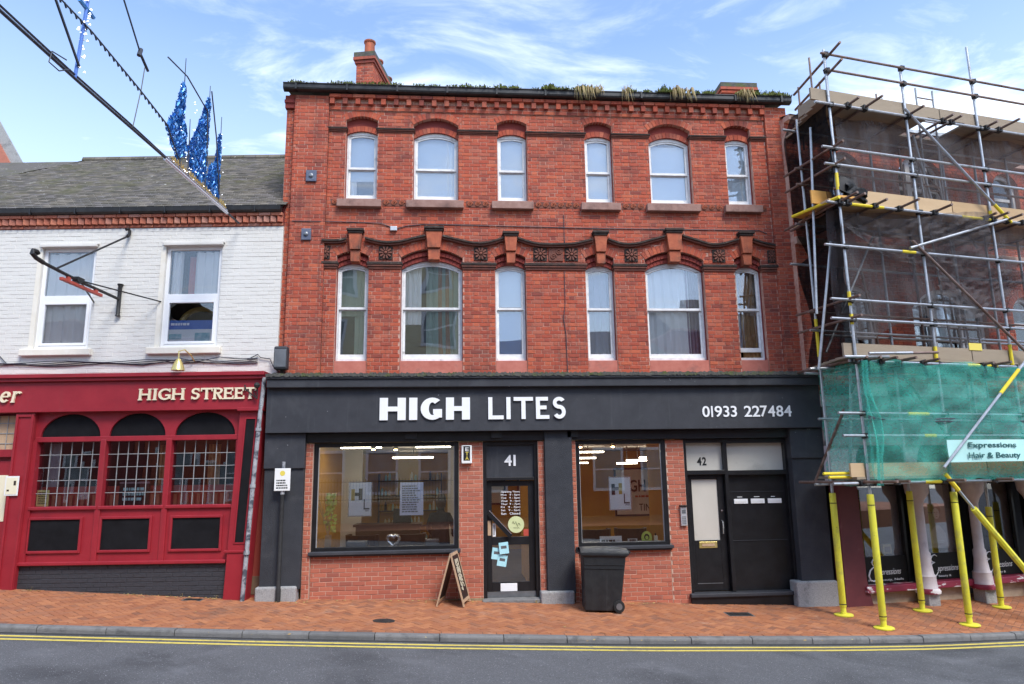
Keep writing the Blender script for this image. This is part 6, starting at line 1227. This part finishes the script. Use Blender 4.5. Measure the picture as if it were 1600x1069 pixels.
# ------------------------------------------------------------------ netting and banner
random.seed(3)
def net(name, m, fn, nu, nv, lab):
    o = at_frame(MB().sheet(fn, nu, nv).build(name, m, smooth=True), OR, TR); tag(o, lab, 'netting'); return o
def fold(u, v, a, f): return a*(math.sin(f*u+1.3*math.sin(3*v))+.5*math.sin(2.3*f*u+4*v)+.4*math.sin(9*v+f*.5*u))
def crumple(u, v, a): return a*(math.sin(37*u+9*math.sin(5*v))*.5+math.sin(61*u*v+17*v)*.35+math.sin(90*u-31*v)*.3+.5*math.sin(14*v+23*u))
net('green_netting', 'net_green', lambda u, v: (.02+5.9*u, -.13+fold(u, v, .032, 30)+crumple(u, v, .026)-.10*math.sin(v*math.pi)*abs(math.sin(u*10.5)), 1.98+.05*crumple(u, 0, .4)+(2.0+.04*math.sin(u*21)-.05*crumple(u, 0, .4))*v), 180, 44, 'green debris netting stretched across the front of the lowest lift')
net('green_netting', 'net_green', lambda u, v: (.02+.06*u-.09*math.sin(u*3.1)*math.sin(v*5+.5)**2+crumple(u, v, .03)*.8, -.13+1.15*u+.02*math.sin(19*v), 2.0+1.98*v-.10*math.sin(u*3.1)*(1-v)), 36, 50, 'green debris netting closing the left end of the lowest lift')
o = at_frame(MB().sheet(lambda u, v: (.05+.10*(u-.5)+.05*math.sin(6*v)+.35*(1-v)*max(0, 1-abs(v-.55)*3)*u, -.17-.05*math.sin(u*9+3*v), 1.92+2.05*v), 10, 40).build('green_netting', 'net_green', smooth=True), OR, TR); tag(o, 'gathered strip of green netting hanging at the corner standard', 'netting')
LE = [(4.0, .25), (4.79, .41), (5.42, .33), (6.1, .20), (6.3, .47), (6.71, .25), (7.24, .23), (8.05, .16), (8.74, .18), (9.3, .38)]
def le(z): return float(np.interp(z, [p[0] for p in LE], [p[1] for p in LE]))
def black_end(u, v):
    zb = 4.0+5.0*v; z = zb+.25*(1-u)*v; d = 1.5-1.5*u
    return (le(z)*(1-u)**.7-.03*u-.10*math.sin(u*3.14)*(.5+.5*math.sin(v*11)) + fold(u, v, .02, 9)+.03*math.sin(40*v+6*u)*u, d+.03*math.sin(23*v), z)
net('black_netting', 'net_black', black_end, 26, 80, 'black debris netting bulging round the left end of the upper lifts')
net('grey_netting', 'net_grey', lambda u, v: (.35+5.5*u, .30+fold(u, v, .035, 22)+.06*math.sin(v*6.28), 7.0+1.68*v), 90, 16, 'thin grey debris netting behind the rails of the top lift')
net('grey_netting', 'net_grey', lambda u, v: (-.1+5.9*u, .22+fold(u, v, .045, 15)+.25*(1-v)*math.sin(u*9)**2, 4.9+1.9*v-.45*(1-v)*math.sin(u*8+.6)**2), 90, 20, 'thin grey debris netting sagging in folds below the middle deck')
net('grey_netting', 'net_grey', lambda u, v: (.05+3.2*u, .02+.18*math.sin(3*u+2*v)+crumple(u, v, .04), 6.75-(.25+1.5*u*(1-.5*u))*(1-v)-.12*math.sin(5*u)), 70, 16, 'loose grey netting drooping in a fold from the corner of the middle deck')
net('grey_netting', 'net_grey', lambda u, v: (2.2+3.4*u, .1+.1*math.sin(4*u+v)+crumple(u, v, .05), 5.9-(.9-.7*u+.25*math.sin(7*u))*(1-v)), 70, 14, 'loose grey netting bunched over the middle of the scaffold')
pl2 = MB(); random.seed(9)
def bundle(u, v):
    a = 6.283*u; r_ = .10+.05*math.sin(3*a+7*v)+.03*math.sin(7*a+11*v); return (.12+.42*v+.02*math.sin(9*v), -.02+r_*math.cos(a)*.7, 7.04+.08*math.sin(v*3)-.10*v+r_*math.sin(a)*(1.3-.5*v))
pl2.sheet(bundle, 24, 14); pl2.add([(0, -.04, 7.05), (.3, -.05, 7.25), (.16, .04, 7.36), (-.02, 0, 7.26), (.40, -.06, 7.05), (.2, -.1, 6.95)], [(0, 1, 2), (0, 2, 3), (0, 4, 1), (0, 5, 4)]); o = at_frame(pl2.build('plastic_sheeting', 'black_sheet', smooth=True), OR, TR); tag(o, 'bundle of black plastic sheeting tied to the scaffold corner on the middle deck', 'sheeting')
bn2 = at_frame(MB().sheet(lambda u, v: (1.385+2.6*u, -.33+.012*math.sin(9*u+2*v), 2.275+.37*v+.012*u), 30, 6).build('shop_banner', 'banner_cloth', smooth=True), OR, TR); tag(bn2, 'pale banner for the beauty shop tied to the green netting', 'banner')
put(font_mesh('Expressions', 'banner_text', 'banner_ink', 1.81, 2.87, 2.49, 2.605, .003, .015), 'banner_text', bn2, (0, -.345, 0)); put(font_mesh('Hair & Beauty', 'banner_text', 'banner_ink', 1.79, 2.94, 2.315, 2.435, .003, .015), 'banner_text', bn2, (0, -.345, 0))
rp_ = MB(); rp_.tube([(0, -.14, 3.02)]+[(.4*i, -.16, 3.0-.02*math.sin(i)) for i in range(1, 15)], .012, 5); rp_.tube([(0, -.14, 3.05)]+[(.4*i, -.16, 2.96+.01*math.sin(i*2)) for i in range(1, 15)], .010, 5); o = at_frame(rp_.build('tie_rope', 'cable_dark'), OR, TR); tag(o, 'dark rope laced along the rail over the green netting', 'rope')
# ------------------------------------------------------------------ festive decoration slung across the street from the pub
DO = Vector((-5.929, -.6, 0)); DT = R(-94.827); du = Vector((math.cos(DT), math.sin(DT), 0))
def dpt(t, z, off=0.): return tuple(DO+du*t+Vector((-du.y, du.x, 0))*off+Vector((0, 0, z)))
dn = empty('christmas_ship', (0, 0, 0)); dn.location = (0, 0, 0); tag(dn, 'blue tinsel sailing ship decoration hung above the pub roof', 'decoration')
b = MB(); b.tube([dpt(0, 6.92), dpt(2.3, 6.90)], .025, 6); b.tube([dpt(0, 6.97), dpt(2.2, 6.96)], .012, 5); b.build('keel', 'tinsel_white', dn)
k = MB(); random.seed(21)
for i in range(24): t = .1+i*.085; zt = 7.18+.0*t; k.tube([dpt(t, 6.93), dpt(t+.02, 7.06+.02*math.sin(i))], .012, 4); k.tube([dpt(t-.04, 7.0), dpt(t+.05, 7.02)], .010, 4)
k.build('hull_rope', 'tinsel_gold', dn)
def sail(corners, n, name='sail'):
    """tinsel strips scattered in the sail outline, with ragged edges"""
    mb = MB(); from_poly = corners; mb2 = MB()
    def inside(p):
        c = False
        for i in range(len(from_poly)):
            a, e = from_poly[i], from_poly[i-1]
            if (a[1] > p[1]) != (e[1] > p[1]) and p[0] < (e[0]-a[0])*(p[1]-a[1])/(e[1]-a[1])+a[0]: c = not c
        return c
    t0, t1 = min(c[0] for c in corners), max(c[0] for c in corners); z0, z1 = min(c[1] for c in corners), max(c[1] for c in corners); cnt = 0; tries = 0
    while cnt < n and tries < n*20:
        tries += 1; p = (random.uniform(t0, t1), random.uniform(z0, z1))
        if not inside(p): continue
        cnt += 1; a = random.uniform(0, 6.28); l = random.uniform(.03, .065); w = random.uniform(.010, .022); o1, o2 = random.uniform(-.02, .02), random.uniform(-.02, .02); dx, dz = math.cos(a)*l, math.sin(a)*l
        mb.add([dpt(p[0]-dx, p[1]-dz, o1), dpt(p[0]-dz*.3, p[1]+w, (o1+o2)/2+.02), dpt(p[0]+dx, p[1]+dz, o2), dpt(p[0]+dz*.3, p[1]-w, (o1+o2)/2-.02)], [(0, 1, 2, 3)])
    return mb.build(name, 'tinsel', dn)
sail([(2.33, 7.40), (2.12, 7.75), (1.92, 8.38), (1.86, 8.35), (1.84, 7.75), (1.72, 7.7), (1.70, 7.25), (1.95, 7.08)], 1300); sail([(1.52, 7.12), (1.62, 7.40), (1.36, 7.85), (1.02, 8.62), (.96, 8.5), (.97, 7.15), (1.15, 7.05)], 2000); sail([(.92, 7.1), (.80, 7.45), (.60, 7.62), (.52, 8.2), (.47, 8.2), (.44, 7.6), (.42, 7.05), (.7, 7.02)], 1300)
for t, z in ((1.90, 8.80), (1.0, 8.85), (.48, 8.55), (1.62, 7.9)): MB().tube([dpt(t-.06, 6.92), dpt(t, z)], [.014, .006], 6).build('mast', 'cable_dark', dn)
lt = MB()
for i in range(90):
    t = random.uniform(.2, 2.3); z = random.choice([random.uniform(6.93, 7.25), random.uniform(7.0, 8.3)]); s_ = .009; o_ = random.uniform(-.05, .05); q = Vector(dpt(t, z if t > .35 else 7, o_)) if z < 7.25 else Vector(dpt(random.choice([1.95, 1.5, .95, .4])+random.uniform(-.05, .05), z, o_))
    lt.add([q+Vector((s_, 0, 0)), q+Vector((0, s_, 0)), q+Vector((-s_, -s_, 0)), q+Vector((0, 0, s_*1.6))], [(0, 1, 3), (1, 2, 3), (2, 0, 3), (2, 1, 0)])
tag(lt.build('lights', 'tinsel_white', dn), None, kind='stuff')
cw = MB(); cw.tube([dpt(-.55, 6.93), dpt(2.2, 6.92), dpt(4.4, 6.90), dpt(7.5, 6.93), dpt(14.8, 7.15)], .019, 6); cw.tube([dpt(2.2, 6.94), dpt(3.3, 6.955), dpt(4.6, 6.945), dpt(6, 6.97)], .014, 5); o = cw.build('span_cable', 'cable_dark'); tag(o, 'thick dark span cable crossing the street diagonally at the upper left', 'cable')
m_ = MB(); m_.tube([dpt(4.48, 6.90), dpt(4.40, 7.92), dpt(4.33, 8.9)], .020, 6); o = m_.build('light_mast', 'blue_box'); tag(o, 'blue tinsel mast rising from the span cable near the top left', 'decoration'); MB().tube([dpt(4.25, 7.86), dpt(4.55, 7.90)], .025, 5).build('cross_tree', 'tinsel', o)
lt = MB()
for i in range(60): q = Vector(dpt(4.42+random.uniform(-.09, .05), random.uniform(6.95, 8.8), random.uniform(-.04, .04))); s_ = .013; lt.add([q+Vector((s_, 0, 0)), q+Vector((0, s_, 0)), q+Vector((-s_, -s_, 0)), q+Vector((0, 0, s_*2))], [(0, 1, 3), (1, 2, 3), (2, 0, 3), (2, 1, 0)])
tag(lt.build('lights', 'tinsel_white', o), None, kind='stuff')
for pts, r_, lab in (([(5.6, 8.2), (4.985, 7.57), (4.46, 7.05)], .016, 'dark stay wire dropping to the foot of the blue mast'), ([(5.3, 7.66), (4.89, 7.638), (4.30, 7.634), (3.165, 7.521), (2.37, 7.411), (1.95, 7.05)], .011, 'thin beaded light wire running down to the tinsel ship'), ([(3.9, 8.7), (3.72, 8.502), (3.188, 7.995)], .012, 'straight dark wire with a clamp ending in mid air at the top'), ([(2.5, 8.44), (1.871, 8.498), (1.091, 8.315), (1.0, 7.4)], .012, 'thin dark rigging wire between the tall masts of the ship'), ([(1.0, 8.75), (.70, 8.03), (.45, 7.1)], .012, 'thin dark rigging wire from the middle mast to the small sail'), ([(3.25, 6.92), (3.13, 7.54), (3.09, 7.9)], .007, 'faint vertical wire hanging on the span cable'), ([(4.62, 6.93), (4.8, 6.80), (4.98, 6.80), (4.95, 6.95), (4.7, 7.0)], .008, 'loose loop of wire hanging from the span cable'), ([(5.9, 6.96), (5.7, 7.6), (5.62, 8.2)], .012, 'dark vertical wire at the top left corner')):
    w = MB().tube([dpt(t, z, .03) for t, z in pts], r_, 5).build('overhead_wire', 'cable_dark'); tag(w, lab, 'wire')
    if 'clamp' in lab: MB().tube([dpt(3.25, 8.04, .03), dpt(3.0, 7.9, .03)], .02, 6).tube([dpt(3.22, 8.1, .03), dpt(3.26, 7.98, .03)], .03, 6).build('clamp', 'cable_dark', w)
    if 'beaded' in lab:
        q = MB()
        for i in range(26): t = 2.4+i*.1; z = float(np.interp(t, [2.37, 3.165, 4.3, 4.9], [7.411, 7.521, 7.634, 7.638])); q.tube([dpt(t, z-.04, .03), dpt(t+.04, z+.01, .03)], .012, 4)
        tag(q.build('beads', 'cable_dark', w), None, kind='stuff')

# ------------------------------------------------------------------ weeds in the gutter, litter
random.seed(17); ms = MB(); dg_ = MB()
def tuft(mb, x, y, z, n, h, droop, w=.012, sp=.05):
    for i in range(n):
        a = random.uniform(0, 6.28); l = h*random.uniform(.5, 1.2); bx, by = x+random.uniform(-sp, sp), y+random.uniform(-.05, .04); dx, dy = math.cos(a)*l*.4, math.sin(a)*l*.4-droop*l*.5
        p0 = Vector((bx, by, z)); p1 = Vector((bx+dx*.6, by+dy*.6, z+l*(.7 if droop < .5 else .25))); p2 = Vector((bx+dx, by+dy-.05*droop, z+l*(1-2.2*droop))); s_ = Vector((w*random.uniform(.5, 1.2), 0, 0))
        mb.add([p0-s_, p0+s_, p1+s_*.8, p1-s_*.8, p2], [(0, 1, 2, 3), (3, 2, 4)])
x = -5.0
while x < 5.1:
    den = .25 if x < -1.2 else (1 if x < 4.9 else .5); den *= .45+.5*math.sin(x*3.1)+.45*math.sin(x*7.7+1)+.3*math.sin(x*19)
    if den > 0: tuft(ms, x, -.22, 9.765, int(5+11*den), .045+.075*den, .15 if random.random() < .6 else .5, .010)
    if x > .4 and x < 4.4 and random.random() < .22*max(0, den)+.03: tuft(dg_, x, -.24, 9.765, random.randint(10, 26), random.uniform(.14, .30), random.uniform(.7, 1.05), .009, random.uniform(.02, .07))
    x += .035
for i in range(40): tuft(ms, random.uniform(4.1, 5.0), -.2+random.uniform(0, .3), 9.78+random.random()*.04, 7, .11, .15, .012)
o = ms.build('gutter_moss', 'moss'); tag(o, 'green moss and weeds growing along the roof gutter of the brick building', 'moss', kind='stuff'); o = dg_.build('dry_weeds', 'dry_grass'); tag(o, 'withered brown weeds hanging over the roof gutter', 'weeds', kind='stuff')
lf = MB()
def leaf(x, y, s_):
    z = zg(x, y)+.006; a = random.uniform(0, 6.28); c, t = math.cos(a)*s_, math.sin(a)*s_; lf.add([(x-c, y-t, z), (x-t*.5, y+c*.5, z+random.uniform(0, s_*.5)), (x+c, y+t, z+random.uniform(0, s_*.4)), (x+t*.5, y-c*.5, z)], [(0, 1, 2, 3)])
for cx_, cy_, n, sx in ((-6.6, -.02, 60, .45), (-7.4, .05, 40, .5), (-5.9, -.1, 30, .2), (-9.0, .12, 30, .12), (-3, -.14, 50, 1.2), (-1.9, -.15, 30, .4), (1.6, -.16, 30, .5), (-4.6, -.3, 16, .2), (3, -1.6, 14, 3), (-4, -1.4, 14, 3), (0, -2.55, 40, 6)):
    for i in range(n): leaf(cx_+random.gauss(0, sx), cy_-abs(random.gauss(0, .07)) if cy_ > -1 else cy_+random.gauss(0, .3 if cy_ > -2 else .03), random.uniform(.008, .03))
o = lf.build('leaf_litter', 'leaf_litter'); tag(o, 'scattered dry leaves and crumbs along the foot of the walls', 'litter', kind='stuff')
tu = MB()
for xx, yy in ((-6.7, .03), (-6.5, .0), (-5.85, -.06), (-9.02, .2), (-.35, -.2)): tuft(tu, xx, yy, zg(xx, yy), 10, .07, .2, .006)
tag(tu.build('pavement_weeds', 'dry_grass'), 'small yellowing weeds at the foot of the black pub brickwork', 'weeds', kind='stuff')

# ------------------------------------------------------------------ the other side of the street (seen only in the glass)
OY = -17.2
op = MB(); op.box(-30, 30, -17.2, -11.7, -.4, .35); tag(op.build('far_pavement', 'paver'), None, kind='structure')
def plain_house(name, lab, x0, x1, h, m, wins, roofm='roof_tile', wm2='upvc'):
    r_ = empty(name, ((x0+x1)/2, OY, .3)); tag(r_, lab, 'building'); w = (x1-x0)/2
    MB().box(-w, w, -6, 0, -.5, h).build('wall', m, r_); MB().prism([(-w-.1, h), (w+.1, h), (w+.1, h+.12), (-w-.1, h+.12)], -6.2, .25).build('cornice', 'stone_band', r_); MB().add([(-w-.1, .25, h+.1), (w+.1, .25, h+.1), (w+.1, -3, h+1.8), (-w-.1, -3, h+1.8), (-w-.1, -6.2, h+.1), (w+.1, -6.2, h+.1)], [(0, 1, 2, 3), (3, 2, 5, 4)]).build('roof', roofm, r_)
    for (wx, wz, ww, wh) in wins:
        f = MB(); f.box(wx-ww/2-.1, wx+ww/2+.1, 0, .06, wz-.12, wz); f.box(wx-ww/2-.1, wx-ww/2, 0, .05, wz, wz+wh); f.box(wx+ww/2, wx+ww/2+.1, 0, .05, wz, wz+wh); f.box(wx-ww/2-.1, wx+ww/2+.1, 0, .05, wz+wh, wz+wh+.12); f.box(wx-ww/2, wx+ww/2, 0, .04, wz+wh/2-.03, wz+wh/2+.03); fo = f.build('window', wm2, r_); MB().box(wx-ww/2, wx+ww/2, 0, .015, wz, wz+wh).build('pane', 'far_glass', fo)
    return r_
G2 = lambda zs, xs=(-3.5, -1, 1.5, 3.6): [(x, z, 1.15, 1.6) for x in xs for z in zs]
plain_house('cream_house', 'tall cream rendered house across the street', -8.2, -1.6, 12.6, 'cream_render', G2((1.2, 4.2, 7.0, 9.8), (-2.2, 0, 2.2)))
plain_house('terrace_house', 'red brick house across the street beside the cream house', -18, -8.25, 8, 'brick_red', G2((1.2, 4.2))); plain_house('gabled_house', 'brown brick house across the street at the far left', -32, -18.05, 9, 'brick_dark', G2((1.2, 4.2), (-5, -2, 1, 4)))
plain_house('shop_house', 'low red brick house across the street opposite the doors', -1.55, 8, 6.3, 'brick_red', G2((1.2, 4.0))); plain_house('corner_house', 'dark brick house across the street at the far right', 8.05, 26, 8.3, 'brick_dark', G2((1.2, 4.0), (-6, -3.4, -1, 1.4, 3.6)))
rw = empty('garden_wall', (-5.0, -15.6, .3)); tag(rw, 'low stone wall with iron railings across the street', 'wall'); MB().box(-4.5, 3.2, -.2, .2, -.1, .75).build('stonework', 'stone_rubble', rw); MB().box(-4.5, 3.2, -.25, .25, .75, .85).build('coping', 'sandstone', rw); r2 = MB()
for i in range(64): r2.box(-4.45+i*.12, -4.43+i*.12, -.01, .01, .85, 1.75)
r2.box(-4.5, 3.2, -.02, .02, 1.62, 1.66); r2.box(-4.5, 3.2, -.02, .02, .92, .96); r2.build('railings', 'black_iron', rw)
